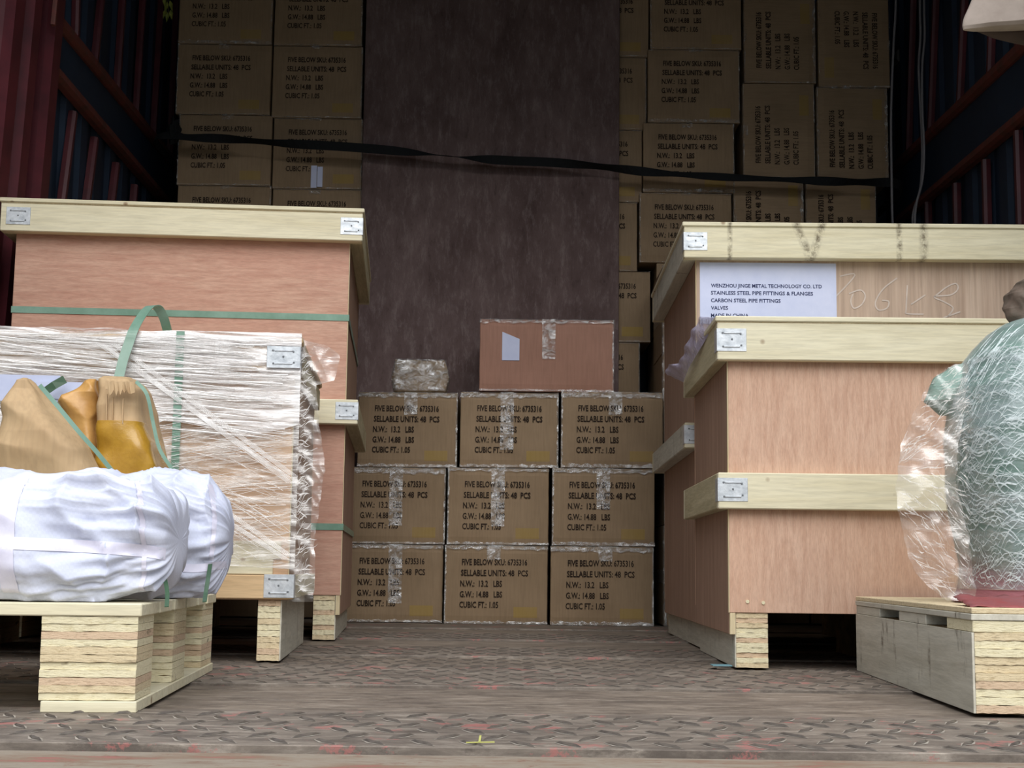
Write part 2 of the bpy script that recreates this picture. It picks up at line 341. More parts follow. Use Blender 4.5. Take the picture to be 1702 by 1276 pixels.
# ------------------------------------------------------------ the setting: the truck's box and the ground outside it
XL, XR, YB, ZT = -1.44, 1.57, 5.95, 2.7
def struct(o): o['kind'] = 'structure'; return o
struct(bx('ground', -30, 30, -30, 30, -1.25, -1.2, GROUND, bev=0))
struct(bx('ceiling', XL-.05, XR+.05, 2.9, YB+.05, ZT, ZT+.04, DARKROOF))
struct(bx('wall_front', XL-.05, XR+.05, YB, YB+.05, -.05, ZT, NAVY))
floor = struct(bx('floor', XL-.05, XR+.05, 1.54, YB, -.1, -.008, FLOOR_B))
ys = [1.535, 1.907, 2.332, 2.786, 3.128, 3.48, 3.839, 4.2, 4.56, 4.92, 5.94]
for i, (a, b) in enumerate(zip(ys, ys[1:])):
    dz = [0, -.005, -.0005, -.005, -.001, -.004][i % 6]
    pl = bx('bed_plate', XL, XR, a+.003, b-.003, -.012, dz, FLOOR_A if i % 2 == 0 else FLOOR_B, floor, .0012)
    if i in (0, 2, 3, 4, 6):
        bm = bmesh.new(); pitch = .052; ny = int((b-a-.02)/.050); hgt = .003 if i == 0 else .002
        for r in range(ny):
            y = a+.03+r*.056
            if y > b-.028: break
            x = XL+.05+(r % 2)*pitch/2
            while x < XR-.05:
                sgn = 1 if (r % 2) else -1
                c, s = math.cos(R_(56))*.024, math.sin(R_(56))*.024*sgn
                q = Vector((-s, c, 0)).normalized()*.0040
                jx = random.uniform(-.002, .002); p = Vector((x+jx, y, dz))
                for kk, (a1_, b1_) in enumerate(((-1, -1),)):
                    rv = [bm.verts.new(v+Vector((0, 0, .0004))) for v in (p-Vector((c, s, 0))*1.13, p+q*1.9, p+Vector((c, s, 0))*1.13, p-q*1.9)]
                    bm.faces.new(rv).material_index = 1
                pts = [p-Vector((c, s, 0)), p+q, p+Vector((c, s, 0)), p-q]; pts = [v+Vector((0, 0, .0007)) for v in pts]
                vb = [bm.verts.new(v) for v in pts]; t1 = bm.verts.new(p-Vector((c, s, 0))*.6+Vector((0, 0, hgt))); t2 = bm.verts.new(p+Vector((c, s, 0))*.6+Vector((0, 0, hgt)))
                for f in ((vb[0], vb[1], t1), (vb[1], t2, t1), (vb[1], vb[2], t2), (vb[2], vb[3], t2), (vb[3], t1, t2), (vb[3], vb[0], t1)): bm.faces.new(f)
                x += pitch
        tr = obj('raised_tread', bm, [TREAD, TREADRIM], floor); tr['kind'] = 'stuff'
sill = bmesh.new(); box(sill, XL-.05, XR+.05, 1.20, 1.528, -.16, -.007, .006)
struct(obj('trim_1', sill, SILL))
# side walls: navy sheet outside, red bars and braces inside
def pressed_sheet(X, side):
    bm = bmesh.new(); y = 1.55; prof = []
    while y < YB:
        prof += [(0, y), (0, y+.07), (.014*side, y+.085), (.014*side, y+.155)]; y += .17
    lo = [bm.verts.new((X+dx, yy, -.05)) for dx, yy in prof]; hi = [bm.verts.new((X+dx, yy, ZT)) for dx, yy in prof]
    for i in range(len(prof)-1): bm.faces.new((lo[i], lo[i+1], hi[i+1], hi[i]))
    r = bmesh.ops.extrude_face_region(bm, geom=bm.faces[:])
    for v in r['geom']:
        if isinstance(v, bmesh.types.BMVert): v.co.x += .006*side
    return bm
wl = struct(obj('wall_left', pressed_sheet(XL, -1), NAVY)); wr = struct(obj('wall_right', pressed_sheet(XR, 1), NAVY))
def bar(name, p, q, wy, wx, m, parent, inward):
    """square-ish bar from p to q lying on the wall; wy across, wx thick towards the inside"""
    p, q = Vector(p), Vector(q); d = (q-p).normalized(); s = d.cross(Vector((1, 0, 0))).normalized()
    bm = bmesh.new(); rings = []
    prof = [(-.5, 0), (-.5, .6), (-.3, 1), (.3, 1), (.5, .6), (.5, 0)]
    for P in (p, q): rings.append([bm.verts.new(P+s*a*wy+Vector((inward*b*wx, 0, 0))) for a, b in prof])
    n = len(prof)
    for k in range(n): bm.faces.new((rings[0][k], rings[0][(k+1) % n], rings[1][(k+1) % n], rings[1][k]))
    bm.faces.new(rings[0]); bm.faces.new(rings[1]); return obj(name, bm, m, parent)
def ext(p, q, zt):
    d = q-p; return p+d*((zt-p.z)/d.z)
XI = XL+.002
U1, U2 = onx(57, 0, XI), onx(294, 287, XI); V1, V2 = onx(61, 97, XI), onx(272, 339, XI)
def along(p, q, t): return p+(q-p)*t
bar('side_rail', along(U1, U2, .05), along(U1, U2, .99), .040, .036, RUSTRED, wl, 1)
bar('side_rail', along(V1, V2, .03), along(V1, V2, 1.1), .034, .036, RUSTRED, wl, 1)
def rail_plate(a1, a2, b1, b2, X, inward, parent, t0):
    bm = bmesh.new(); P = [along(a1, a2, t0), along(a1, a2, .99), along(b1, b2, 1.05), along(b1, b2, t0)]
    vs_ = [bm.verts.new((X+inward*.003, p.y, p.z)) for p in P]+[bm.verts.new((X+inward*.014, p.y, p.z)) for p in P]
    for f in ((0, 1, 2, 3), (4, 5, 6, 7), (0, 1, 5, 4), (1, 2, 6, 5), (2, 3, 7, 6), (3, 0, 4, 7)): bm.faces.new([vs_[k] for k in f])
    obj('rail_plate', bm, NAVY, parent)
rail_plate(U1, U2, V1, V2, XL, 1, wl, .03)
for x0, y0, x1, y1 in ((122, -30, 120, 60), (163, 0, 152, 106), (199, 0, 189, 158), (233, 0, 221, 196), (264, 0, 250, 232), (289, 0, 278, 262)):
    p, q = onx(x0, y0, XI), onx(x1, y1, XI); bar('upright_bar', ext(q, p, ZT-.05) if y0 != -60 else p, q, .026, .022, RED, wl, 1)
for x0, y0, x1, y1 in ((66, 116, 47, 333), (116, 187, 92, 333), (152, 230, 133, 333), (188, 272, 175, 333), (219, 308, 214, 336)):
    p, q = onx(x0, y0, XI), onx(x1, y1, XI); bar('upright_bar', p, q+Vector((0, (q.y-p.y)*.3, -.25)), .028, .024, RED, wl, 1)
for Yp, ww in ((4.17, .11), (3.98, .10), (3.84, .12)):
    bar('corner_post' if Yp > 4.1 else 'door_frame', (XL, Yp+.10, ZT-.03), (XL, Yp-.16, .02), ww, .05, RED, wl, 1)
bar('hinge_pin', (XL+.05, 4.185, 2.4), (XL+.05, 4.11, 1.78), .014, .012, RUSTRED, wl, 1)
XJ = XR-.002
A1, A2 = onx(1702, 86, XJ), onx(1481, 292, XJ); B1, B2 = onx(1702, 200, XJ), onx(1493, 373, XJ)
bar('side_rail', along(A1, A2, -1.2), along(A1, A2, 1.06), .040, .036, RUSTRED, wr, -1)
bar('side_rail', along(B1, B2, -1.2), along(B1, B2, 1.1), .034, .036, RUSTRED, wr, -1)
rail_plate(A1, A2, B1, B2, XR, -1, wr, -1.2)
for x0, y0, x1, y1 in ((1522, 0, 1514, 262), (1560, 0, 1551, 222), (1608, 0, 1600, 172), (1655, 0, 1651, 125), (1700, 0, 1698, 84)):
    p, q = onx(x0, y0, XJ), onx(x1, y1, XJ); bar('upright_bar', ext(q, p, ZT-.05), q, .026, .022, RED, wr, -1)
for x0, y0, x1, y1 in ((1547, 336, 1548, 378), (1595, 305, 1595, 378), (1644, 266, 1646, 378), (1698, 218, 1703, 378)):
    p, q = onx(x0, y0, XJ), onx(x1, y1, XJ); bar('upright_bar', p, q+Vector((0, 0, -.3)), .028, .024, RED, wr, -1)
p, q = onx(1495, 92, XJ), onx(1552, 22, XJ)
bar('faded_brace', p, ext(p, q, 2.6), .05, .01, plain('faded_grey_paint', srgb(104, 106, 104), .8), wr, -1)

# ------------------------------------------------------------ wooden crates
def bracket(parent, x, yf, z, corner, w_=.058, h_=.046, ylen=.035):
    """pressed steel angle wrapped round the corner of a board; corner +1: side face towards +X, -1 towards -X"""
    bm = bmesh.new(); xi = x-corner*w_
    box(bm, min(x, xi)-(.0012 if corner < 0 else 0), max(x, xi)+(.0012 if corner > 0 else 0), yf-.0014, yf, z-h_/2, z+h_/2, .0005)
    box(bm, x if corner > 0 else x-.0014, x+.0014 if corner > 0 else x, yf-.0014, yf+ylen, z-h_/2, z+h_/2, .0005)
    b = obj('corner_bracket', bm, STEEL, parent)
    bm = bmesh.new()
    for dz in (-.3, .3): box(bm, min(x, xi)+w_*.22, max(x, xi)-w_*.22, yf-.0034, yf-.0014, z+dz*h_-.0016, z+dz*h_+.0016, .0008)
    obj('pressed_rib', bm, STEEL, b)
    bm = bmesh.new()
    for dx, dz in ((.18, .3), (.8, .26), (.82, -.24), (.5, .02), (.2, -.3)):
        box(bm, min(x, xi)+w_*dx-.0018, min(x, xi)+w_*dx+.0018, yf-.0028, yf-.0014, z+dz*h_-.0018, z+dz*h_+.0018, .0006)
    obj('nail_heads', bm, SLOT, b)
def plies(parent, x0, x1, y0, y1, z0, z1, n, name='ply', seed=0, mats=None):
    rnd = random.Random(seed); h = (z1-z0)/n; mats = mats or [PLY_A, PLY_A, PLY_B, PLY_A, PLY_B, PLY_A, PLY_C]
    for k in range(n):
        bm = bmesh.new(); za, zb = z0+k*h+h*.025, z0+(k+1)*h-h*.025; o = rnd.uniform(-.0018, .0018); nseg = 10
        fr = []
        for s in range(nseg+1):
            x = x0+(x1-x0)*s/nseg; j = rnd.uniform(-.001, .001)
            jz = rnd.uniform(-.0006, .0006)
            fr.append([bm.verts.new((x, y0+o+j, za+jz)), bm.verts.new((x, y0+o+j, zb+jz)), bm.verts.new((x, y1-o, zb)), bm.verts.new((x, y1-o, za))])
        for a, b in zip(fr, fr[1:]):
            for q_ in range(4): bm.faces.new((a[q_], a[(q_+1) % 4], b[(q_+1) % 4], b[q_]))
        bm.faces.new(fr[0]); bm.faces.new(fr[-1])
        obj(name, bm, rnd.choice(mats), parent)
def skid(parent, x0, x1, y0, y1, z0, z1, n, seed=0, name='skid', side=None):
    s = bx(name, x0+.002, x1-.002, y0+.004, y1-.004, z0+.001, z1-.001, CORE, parent, 0)
    if n: plies(s, x0, x1, y0, y1, z0, z1, n, seed=seed)
    if side is not None:
        xs_ = x0-.0025 if side < 0 else x1-.0005
        bx('skid_side_board', xs_, xs_+.003, y0+.002, y1-.002, z0, z1, PINEGREY, s, .0005)
    return s
def crate(name, label, loc, rz, W, D, Z, sh, boards, t, front, corner, drop=.05, skw=.06, nply=9, group=None, bw=.0, boardside=PINEY, skids=(True, False, True), extra=.0):
    """x runs 0..W behind the front face, y 0..D; corner = -1 when the left side shows, +1 when the right side shows"""
    T = thing(name, label, 'crate', loc, rz, group); pt = .012
    bx('front_panel', 0, W, 0, pt, sh, Z-.002, front, T, .001)
    bx('back_panel', 0, W, D-pt, D, sh, Z-.002, front, T, .001)
    for sx in (0, 1):
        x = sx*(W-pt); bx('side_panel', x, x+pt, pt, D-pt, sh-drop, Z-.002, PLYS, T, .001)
        if drop: bx('panel_edge', x+.0005, x+pt-.0005, .0005, pt-.0005, sh-drop, sh-.0005, EDGE, T, .0005)
    bx('edge_strip', (-.0016 if corner < 0 else W), (0 if corner < 0 else W+.0016), 0, pt, sh, Z-.01, EDGE, T, 0)
    bx('base_sheet', pt, W-pt, pt, D-pt, sh, sh+.012, PLYX, T, .001)
    for z0, z1 in boards:
        bx('front_board', -t, W+t, -t, 0, z0, z1, PINE, T, .002)
        bx('back_board', -t, W+t, D, D+t, z0, z1, PINE, T, .002)
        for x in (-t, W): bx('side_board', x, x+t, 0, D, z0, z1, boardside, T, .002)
        bracket(T, -t if corner < 0 else W+t, -t, (z0+z1)/2+.002, corner)
    bx('lid', -t-.004, W+t+.004, -t-.004, D+t+.004, Z, Z+.011, PINE, T, .002)
    bx('lid_packer', -t, W+t, -t, D+t, Z-.002, Z, EDGE, T, 0)
    xs = [pt+.001, W/2-skw/2, W-pt-.001-skw]
    for i, x in enumerate(xs):
        near = (i == 0 and corner < 0) or (i == 2 and corner > 0)
        skid(T, x, x+skw, .004, D-.004, 0, sh-.0005, nply if near else (nply if skids[i] else 0), seed=len(label)+i, side=corner if near else None)
    return T
L2 = crate('plywood_crate', 'tall pink plywood crate at the left back with pale frame boards and green straps', (-.435-.864*math.cos(R_(4.4)), 3.72-.864*math.sin(R_(4.4)), 0), R_(4.4), .864, .86, 1.112, .113,
           [(1.036, 1.11), (.552, .616)], .034, PLYX, 1, nply=9, skw=.055)
bracket(L2, .085-.034-.01, -.034, 1.076, 1, w_=.06)
def band(T, W, D, z, wd, zs=None, m=STRAP, out=.0):
    o = .0012
    pts = [(-o, D+o, z), (-o, -o, z), (W+o, -o, z), (W+o, D+o, z)]
    bm = bmesh.new(); box(bm, -o-.0008, W+o+.0008, -o-.0008, -o, z-wd/2, z+wd/2)
    box(bm, W+o, W+o+.0008, -o, D+o, z-wd/2, z+wd/2); box(bm, -o-.0008, -o, -o, D+o, z-wd/2, z+wd/2); box(bm, -o-.0008, W+o+.0008, D+o, D+o+.0008, z-wd/2, z+wd/2)
    return obj('strap', bm, m, T)
band(L2, .8656, .86, .836, .017); band(L2, .8656, .86, .288, .017)
R2 = crate('plywood_crate', 'tall plywood crate at the right back bearing a pale blue shipping label', (.458, 3.52, 0), R_(-.9), 1.0, .88, 1.037, .10,
           [(.958, 1.0365), (.484, .546)], .034, PLYZ2, -1, nply=8, skw=.055, boardside=PINEGREY, drop=.04)
R1 = crate('plywood_crate', 'square pink plywood crate on the right, in front of the crate with the paper label', (.432, 2.84, 0), R_(-.9), .72, .60, .680, .106,
           [(.603, .6795), (.308, .379)], .024, PLYZ, -1, nply=11, skw=.062, boardside=PINEY, drop=.042)
L1 = crate('wrapped_crate', 'low wooden crate on the left bound in clear stretch film with its end bracket showing', (-.441-.75*math.cos(R_(4.4)), 2.875-.75*math.sin(R_(4.4)), 0), R_(4.4), .75, .70, .632, .119,
           [(.575, .625), (.121, .168)], .012, wood('film_covered_plywood', srgb(222, 190, 158), srgb(200, 164, 132), 'X', 50), 1, nply=10, skw=.044, drop=0)
TANPINE = wood('tan_film_covered_board', srgb(214, 186, 146), srgb(190, 158, 118), 'X', 34, blotch=srgb(204, 172, 132))
for c in L1.children:
    if c.name.startswith(('front_board', 'lid')): c.data.materials[0] = TANPINE
for i, (x, z) in enumerate(((.035, .128), (.066, .126))):
    bm = bmesh.new(); bmesh.ops.create_cone(bm, segments=12, radius1=.0035, radius2=.0035, depth=.002, cap_ends=True, matrix=Matrix.Translation((x, -.001, z)) @ Matrix.Rotation(math.pi/2, 4, 'X')); obj('screw', bm, PLY_A, R1)
for c in R2.children:
    if c.name.startswith('front_board') and max(v.co.z for v in c.data.vertices) > .9 or c.name.startswith('lid'): c.data.materials[0] = PINESCUFF
for x0, x1, z0, z1 in ((.50, .72, .169, .20), (.62, .735, .20, .235)):
    bx('patch_board', x0, x1, -.005, 0, z0, z1, PINE, L1, .001)
# lashing under the film of L1
bx('strap', .515, .531, -.0236, -.0225, .30, .650, STRAP, L1, 0)
bracket(L1, .762, -.0255, .602, 1, w_=.066, h_=.044)
# shipping label and chalk figures on the crate behind
def loc2(px, py, T, off=.0):
    """pixel of the crate's front face -> (x, z) in the crate's own frame"""
    d = ray(px, py); o = Vector((0, 0, H)); r = Matrix.Rotation(-T.rotation_euler.z, 3, 'Z')
    o2 = r @ (o-T.location); d2 = r @ d; t = (-off-o2.y)/d2.y
    p_ = o2+d2*t; return p_.x, p_.z
la, lb = loc2(1163, 436, R2), loc2(1391, 540, R2)
bx('paper_label', la[0], lb[0], -.0012, -.0002, lb[1], la[1], PAPER, R2, 0)
sc = 3.5/2380
lines = []
for s, y, wd in (('WENZHOU JINGE METAL TECHNOLOGY CO. LTD', 477.5, 188), ('STAINLESS STEEL PIPE FITTINGS & FLANGES', 489.5, 173), ('CARBON STEEL PIPE FITTINGS', 502, 118), ('VALVES', 514.5, 29), ('MADE IN CHINA', 527, 64)):
    x, z = loc2(1181.5, y, R2); lines.append((s, x, z, wd*sc, .0095))
o = obj('label_lettering', textmesh(lines), NAVYINK, R2, loc=(0, -.0016, 0))
strokes = [[(1396, 459), (1421, 457), (1388, 494)], [(1411, 488), (1430, 482), (1438, 492), (1432, 506), (1419, 512), (1414, 500), (1418, 488)],
           [(1491, 462), (1468, 480), (1455, 502), (1460, 515), (1474, 512), (1477, 501), (1466, 499)], [(1508, 474), (1506, 514), (1507, 521), (1535, 522)], [(1538, 490), (1514, 506)],
           [(1552, 494), (1572, 478), (1588, 471), (1592, 480), (1580, 490), (1552, 493), (1570, 502), (1584, 512), (1575, 526)], [(1568, 528), (1596, 518)]]
bm = bmesh.new()
for st in strokes:
    q_ = [loc2(x, y, R2) for x, y in st]; q_ = smoothpts([(x, -.0006, z) for x, z in q_], 5)
    rb = ribbon(q_, .0034, thick=.0006, side=(.6, 0, .8)); me = bpy.data.meshes.new('tmp'); rb.to_mesh(me); rb.free(); bm.from_mesh(me); bpy.data.meshes.remove(me)
obj('chalk_figures', bm, CHALK, R2)

# ------------------------------------------------------------ stretch film on the left crate
bm = bmesh.new(); nx, nz = 60, 40
def filmgrid(bm, fx, fy, fz):
    g = [[bm.verts.new((fx(i/nx, k/nz), fy(i/nx, k/nz), fz(i/nx, k/nz))) for k in range(nz+1)] for i in range(nx+1)]
    for i in range(nx):
        for k in range(nz): bm.faces.new((g[i][k], g[i+1][k], g[i+1][k+1], g[i][k+1]))
def zlow(u): return .21+.0*u
filmgrid(bm, lambda u, v: -.012+u*.776, lambda u, v: -.020+.0025*noise.noise((u*6, v*40, 1)), lambda u, v: .45+.12*noise.noise((u*2.2, 9, 0))+v*(.202-.12*noise.noise((u*2.2, 9, 0)))+.006*noise.noise((u*9, 3, 0))*v)
filmgrid(bm, lambda u, v: -.012+u*.776, lambda u, v: -.018+v*.10, lambda u, v: .649+.006*noise.noise((u*12, v*5, 4)))
obj('stretch_film', bm, FILM, L1, True)
bm = bmesh.new(); filmgrid(bm, lambda u, v: -.012+u*.776, lambda u, v: -.0165+.002*noise.noise((u*6, v*40, 1)), lambda u, v: .21-.03*u+v*(.36+.03*u))
obj('thin_film', bm, FILMLOW, L1, True)
bm = bmesh.new(); rnd = random.Random(3)
for k in range(640):
    z = .655-(rnd.random()**1.25)*.44; ln = rnd.uniform(.1, .4); x = rnd.uniform(-.02, .72)
    top = z > .45; a = rnd.gauss(R_(-3), R_(3)) if top else rnd.choice((R_(-14), R_(12), R_(-32), R_(3)))+rnd.gauss(0, R_(4))
    wd = rnd.uniform(.0007, .0042) if top else rnd.uniform(.0006, .0018)
    dx, dz = math.cos(a)*ln, math.sin(a)*ln; y = -.0235-rnd.random()*.003; prev = None; n = 5
    for i in range(n+1):
        s = i/n; xx, zz = x+dx*s, z+dz*s
        if xx > .755 or xx < -.012 or zz > .645 or zz < .20 or (xx > .69 and zz > .576 and zz < .63): break
        h_ = wd*(1-abs(2*s-1))+.0003
        pr = (bm.verts.new((xx, y, zz-h_/2)), bm.verts.new((xx, y-.001, zz)), bm.verts.new((xx, y, zz+h_/2)))
        if prev:
            bm.faces.new((prev[0], pr[0], pr[1], prev[1])); bm.faces.new((prev[1], pr[1], pr[2], prev[2]))
        prev = pr
for x0, z0, x1, z1 in [(.36, .62, .74, .36), (.37, .618, .745, .35), (.39, .62, .75, .365), (.02, .63, .2, .50), (.0, .60, .16, .49), (.03, .64, .25, .5), (.52, .36, .75, .205), (.5, .35, .74, .2)]:
    for d in range(4):
        o_ = d*.004; prev = None
        for i in range(9):
            s = i/8; xx, zz = x0+(x1-x0)*s+o_, z0+(z1-z0)*s
            pr = (bm.verts.new((xx, -.028, zz-.0007)), bm.verts.new((xx, -.028, zz+.0007)))
            if prev: bm.faces.new((prev[0], pr[0], pr[1], prev[1]))
            prev = pr
s_ = obj('film_fold_glints', bm, STRAND, L1); s_['kind'] = 'stuff'
def crumple(rows, Yf, amp, freq, nx=40, nz=80, seed=0):
    """a crumpled sheet between left and right outlines; rows (y, xl, xr) in pixels at distance Yf, returned in world space"""
    bm = bmesh.new(); g = []
    for k in range(nz+1):
        s = k/nz*(len(rows)-1); i = min(int(s), len(rows)-2); f = s-i; a, b = rows[i], rows[i+1]
        y, xl, xr = (a[j]+(b[j]-a[j])*f for j in range(3)); row = []
        for m_ in range(nx+1):
            u = m_/nx; jx = 3*noise.noise((y*.06, seed, u*2))*(u > .9 or u < .1)
            p = at(xl+(xr-xl)*u+jx, y, Yf)
            ca, sa = p.x*.75+p.z*-.66, p.x*.66+p.z*.75; rdg = abs(noise.noise((ca*freq*.45, sa*freq*1.6, seed)))+.5*abs(noise.noise((sa*freq*.5, ca*freq*1.2, seed+5)))
            p.y += amp*(rdg*1.6-.4); row.append(bm.verts.new(p))
        g.append(row)
    for k in range(nz):
        for m_ in range(nx): bm.faces.new((g[k][m_], g[k][m_+1], g[k+1][m_+1], g[k+1][m_]))
    return bm
def to_local(bm, T):
    bmesh.ops.transform(bm, matrix=(Matrix.Translation(T.location) @ Matrix.Rotation(T.rotation_euler.z, 4, 'Z')).inverted(), verts=bm.verts); return bm
obj('film_tail', to_local(crumple([(562, 484, 495), (575, 485, 545), (590, 485, 566), (632, 485, 556), (640, 485, 525), (700, 484, 530), (780, 484, 541), (800, 483, 536), (850, 482, 530), (900, 482, 522), (960, 481, 524), (1000, 483, 520)], 2.895, .010, 22), L1), FILM2, L1, False)
bm = bmesh.new(); rnd = random.Random(21)
Minv = (Matrix.Translation(L1.location) @ Matrix.Rotation(L1.rotation_euler.z, 4, 'Z')).inverted()
for _ in range(170):
    y0 = rnd.uniform(585, 985); x0 = rnd.uniform(487, 506); ln = rnd.uniform(8, 26); a = rnd.gauss(-.15, .45) if y0 < 760 else rnd.gauss(-.9, .5); wd = rnd.uniform(.0004, .0016); prev = None
    for k in range(7):
        p = Minv @ at(min(x0+math.cos(a)*ln*k/6, 528), y0+math.sin(a)*ln*k/6+2.5*math.sin(k*.9+y0), 2.882-.001*k); h_ = wd*(1-abs(k/3-1))+.0002
        row = (bm.verts.new(p-Vector((0, 0, h_))), bm.verts.new(p+Vector((0, 0, h_))))
        if prev: bm.faces.new((prev[0], row[0], row[1], prev[1]))
        prev = row
o = obj('tail_fold_glints', bm, STRAND, L1); o['kind'] = 'stuff'
# loose loop of strap standing up from the crate's edge
pts = [at(x, y, Y) for x, y, Y in ((196, 634, 2.79), (204, 600, 2.80), (214, 570, 2.81), (222, 548, 2.82), (236, 524, 2.86), (250, 509, 2.90), (262, 511, 2.93), (272, 528, 2.95), (279, 553, 2.97))]
pts = smoothpts(pts, 6)
bm = ribbon(pts, .019, side=(1, .25, .15)); obj('strap_loop', to_local(bm, L1), STRAP, L1)
bm = ribbon([at(70, 654, 2.775), at(90, 640, 2.775), at(108, 630, 2.78)], .016, side=(0, 0, 1)); obj('strap_end', to_local(bm, L1), DSTRAP, L1)
for (a, b, c, d) in ((0, 622, 98, 668), (62, 634, 150, 664)):
    p, q_ = loc2(a, b, L1, .03), loc2(c, d, L1, .03)
    bx('paper_sheet', p[0], q_[0], -.0312-(.002 if a else 0), -.030-(.002 if a else 0), q_[1], p[1], PAPER, L1, 0)

# ------------------------------------------------------------ cartons
TXT = [('FIVE BELOW SKU: 6735316', 0, 0, .222), ('SELLABLE UNITS: 48  PCS', -.003, -.0365, .228), ('N.W.:  13.2   LBS', -.005, -.0725, .142), ('G.W.: 14.88   LBS', -.006, -.1085, .144), ('CUBIC FT.: 1.05', -.007, -.1435, .132)]
txt = obj('printed_lettering', textmesh([(s, x, z, wd, .0205) for s, x, z, wd in TXT]), INK)
TXTME = txt.data; bpy.data.objects.remove(txt)
def carton_mesh(w_, d_, h_, seed, mat_):
    bm = bmesh.new(); box(bm, -w_/2, w_/2, 0, d_, 0, h_)
    bmesh.ops.subdivide_edges(bm, edges=bm.edges[:], cuts=9, use_grid_fill=True)
    for v in bm.verts:
        x, y, z = v.co; n = noise.noise((x*5+seed*3.1, z*5, y*5+seed))
        ef = min(w_/2-abs(x), .03)/.03; ez = min(z, h_-z, .03)/.03
        if y < 1e-5: v.co.y += -.0022*ef*ez*(1+n)+.0016*(1-ez)
        if abs(abs(x)-w_/2) < 1e-5 and z > .002: v.co.x += (-1 if x > 0 else 1)*.0025*abs(noise.noise((z*14, y*4, seed)))
        if z > h_-1e-5: v.co.z -= .002*abs(noise.noise((x*12, y*8, seed)))
    es = [e for e in bm.edges if len(e.link_faces) == 2 and e.calc_face_angle() > 1]
    bmesh.ops.bevel(bm, geom=es, offset=.0022, segments=1, affect='EDGES'); return bm
def tape_mesh(w_, d_, h_, seed, side=None, faint=False):
    rnd = random.Random(seed); bm = bmesh.new(); cx = rnd.uniform(-.012, .012)
    def strip(pf, nu, nv):
        g = [[bm.verts.new(pf(i/nu, k/nv)) for k in range(nv+1)] for i in range(nu+1)]
        for i in range(nu):
            for k in range(nv): bm.faces.new((g[i][k], g[i+1][k], g[i+1][k+1], g[i][k+1]))
    L = rnd.choice((.05, .08, .14, .2)) if not faint else rnd.choice((.012, .02, .03)); wd = .046
    wob = lambda a, b: .0022*noise.noise((a*30, b*30, seed))
    strip(lambda u, v: Vector((cx-wd/2+wd*u+.001*noise.noise((v*9, seed, 0)), -.0052+wob(u*.05, v*L), h_+.001-v*L-(.008*u if rnd.random() < 0 else 0))), 8, 14)
    strip(lambda u, v: Vector((cx-wd/2+wd*u, -.004+v*(d_*.9), h_+.0015+wob(u, v)*.3)), 3, 8)
    top, bot = (rnd.uniform(.012, .022), rnd.uniform(.005, .012)) if not faint else (rnd.uniform(.003, .007), rnd.choice((.002, .004, .012)))
    strip(lambda u, v: Vector(((u-.5)*w_*1.004, .006-.0118*min(1, v*1.6)+wob(u*w_, v*.02), h_+.0022-v*top*(1+.5*noise.noise((u*14, seed, 2))))), 40, 4)
    strip(lambda u, v: Vector(((u-.5)*w_*1.004, -.0045+wob(u*w_, v*.02), .001+v*bot*(1+.8*noise.noise((u*18, seed, 7))))), 30, 2)
    sd_ = side if side is not None else (rnd.choice((-1, 1)))
    strip(lambda u, v: Vector((sd_*(w_/2+.0006)-sd_*u*rnd.uniform(.004, .007), -.004+wob(u*.02, v*h_), v*h_)), 2, 22)
    return bm
GRP = 'printed brown cartons stacked in the truck'
cache = {}
def carton(label, x0, x1, Y, z0, z1, rot=0, depth=.33, yaw=0, faint=False, seed=None, text=True, tape=True, group=GRP, side=None):
    """rot 0 upright print, 90 print reading upwards, -90 print reading downwards"""
    w_, h_ = x1-x0-.004, z1-z0-.002
    if seed is None: seed = random.randrange(1000)
    T = thing('carton', label, 'carton', ((x0+x1)/2, Y, z0), yaw, group)
    if rot == 0: M4 = Matrix.Identity(4); bw_, bh_ = w_, h_
    else:
        bw_, bh_ = h_, w_; M4 = Matrix.Translation((0, 0, h_/2)) @ Matrix.Rotation(-math.radians(rot), 4, 'Y') @ Matrix.Translation((0, 0, -w_/2))
    b = obj('carton_body', carton_mesh(bw_, depth, bh_, seed, None), KRAFT if text else KRAFT_END, T); b.matrix_local = M4
    if text:
        t_ = bpy.data.objects.new('printed_lettering', TXTME); C.objects.link(t_); t_.parent = T
        t_.matrix_local = M4 @ Matrix.Translation((-bw_/2+.058, -.0046, bh_-.066)) @ Matrix.Scale(1, 4)
    if tape: t2 = obj('packing_tape', tape_mesh(bw_, depth, bh_, seed, side, faint), TAPE_DULL if faint else TAPE, T, True); t2.matrix_local = M4
    return T
def X(px, py, Y): return at(px, py, Y).x
def Zp(px, py, Y): return at(px, py, Y).z
# the stack in the middle of the bed, three by three
rowsn = ['bottom row', 'middle row', 'top row']; colsn = ['left', 'middle', 'right']
Yc = [4.95, 4.91, 4.87]
spans = {0: [(568, 737), (738, 911), (914, 1087)], 1: [(573, 741), (743, 913), (917, 1089)], 2: [(594, 761), (764, 929), (932, 1103)]}
zr = [0.0, .266, .530, .792]; ymid = {0: 970, 1: 840, 2: 708}
for r in range(3):
    for c in range(3):
        a, b = spans[r][c]; Y = Yc[c]
        carton('printed brown carton in the centre stack, %s, %s of three' % (rowsn[r], colsn[c]), X(a, ymid[r], Y), X(b, ymid[r], Y), Y, zr[r], zr[r+1], seed=10*r+c, yaw=R_(-.3), depth=.31)
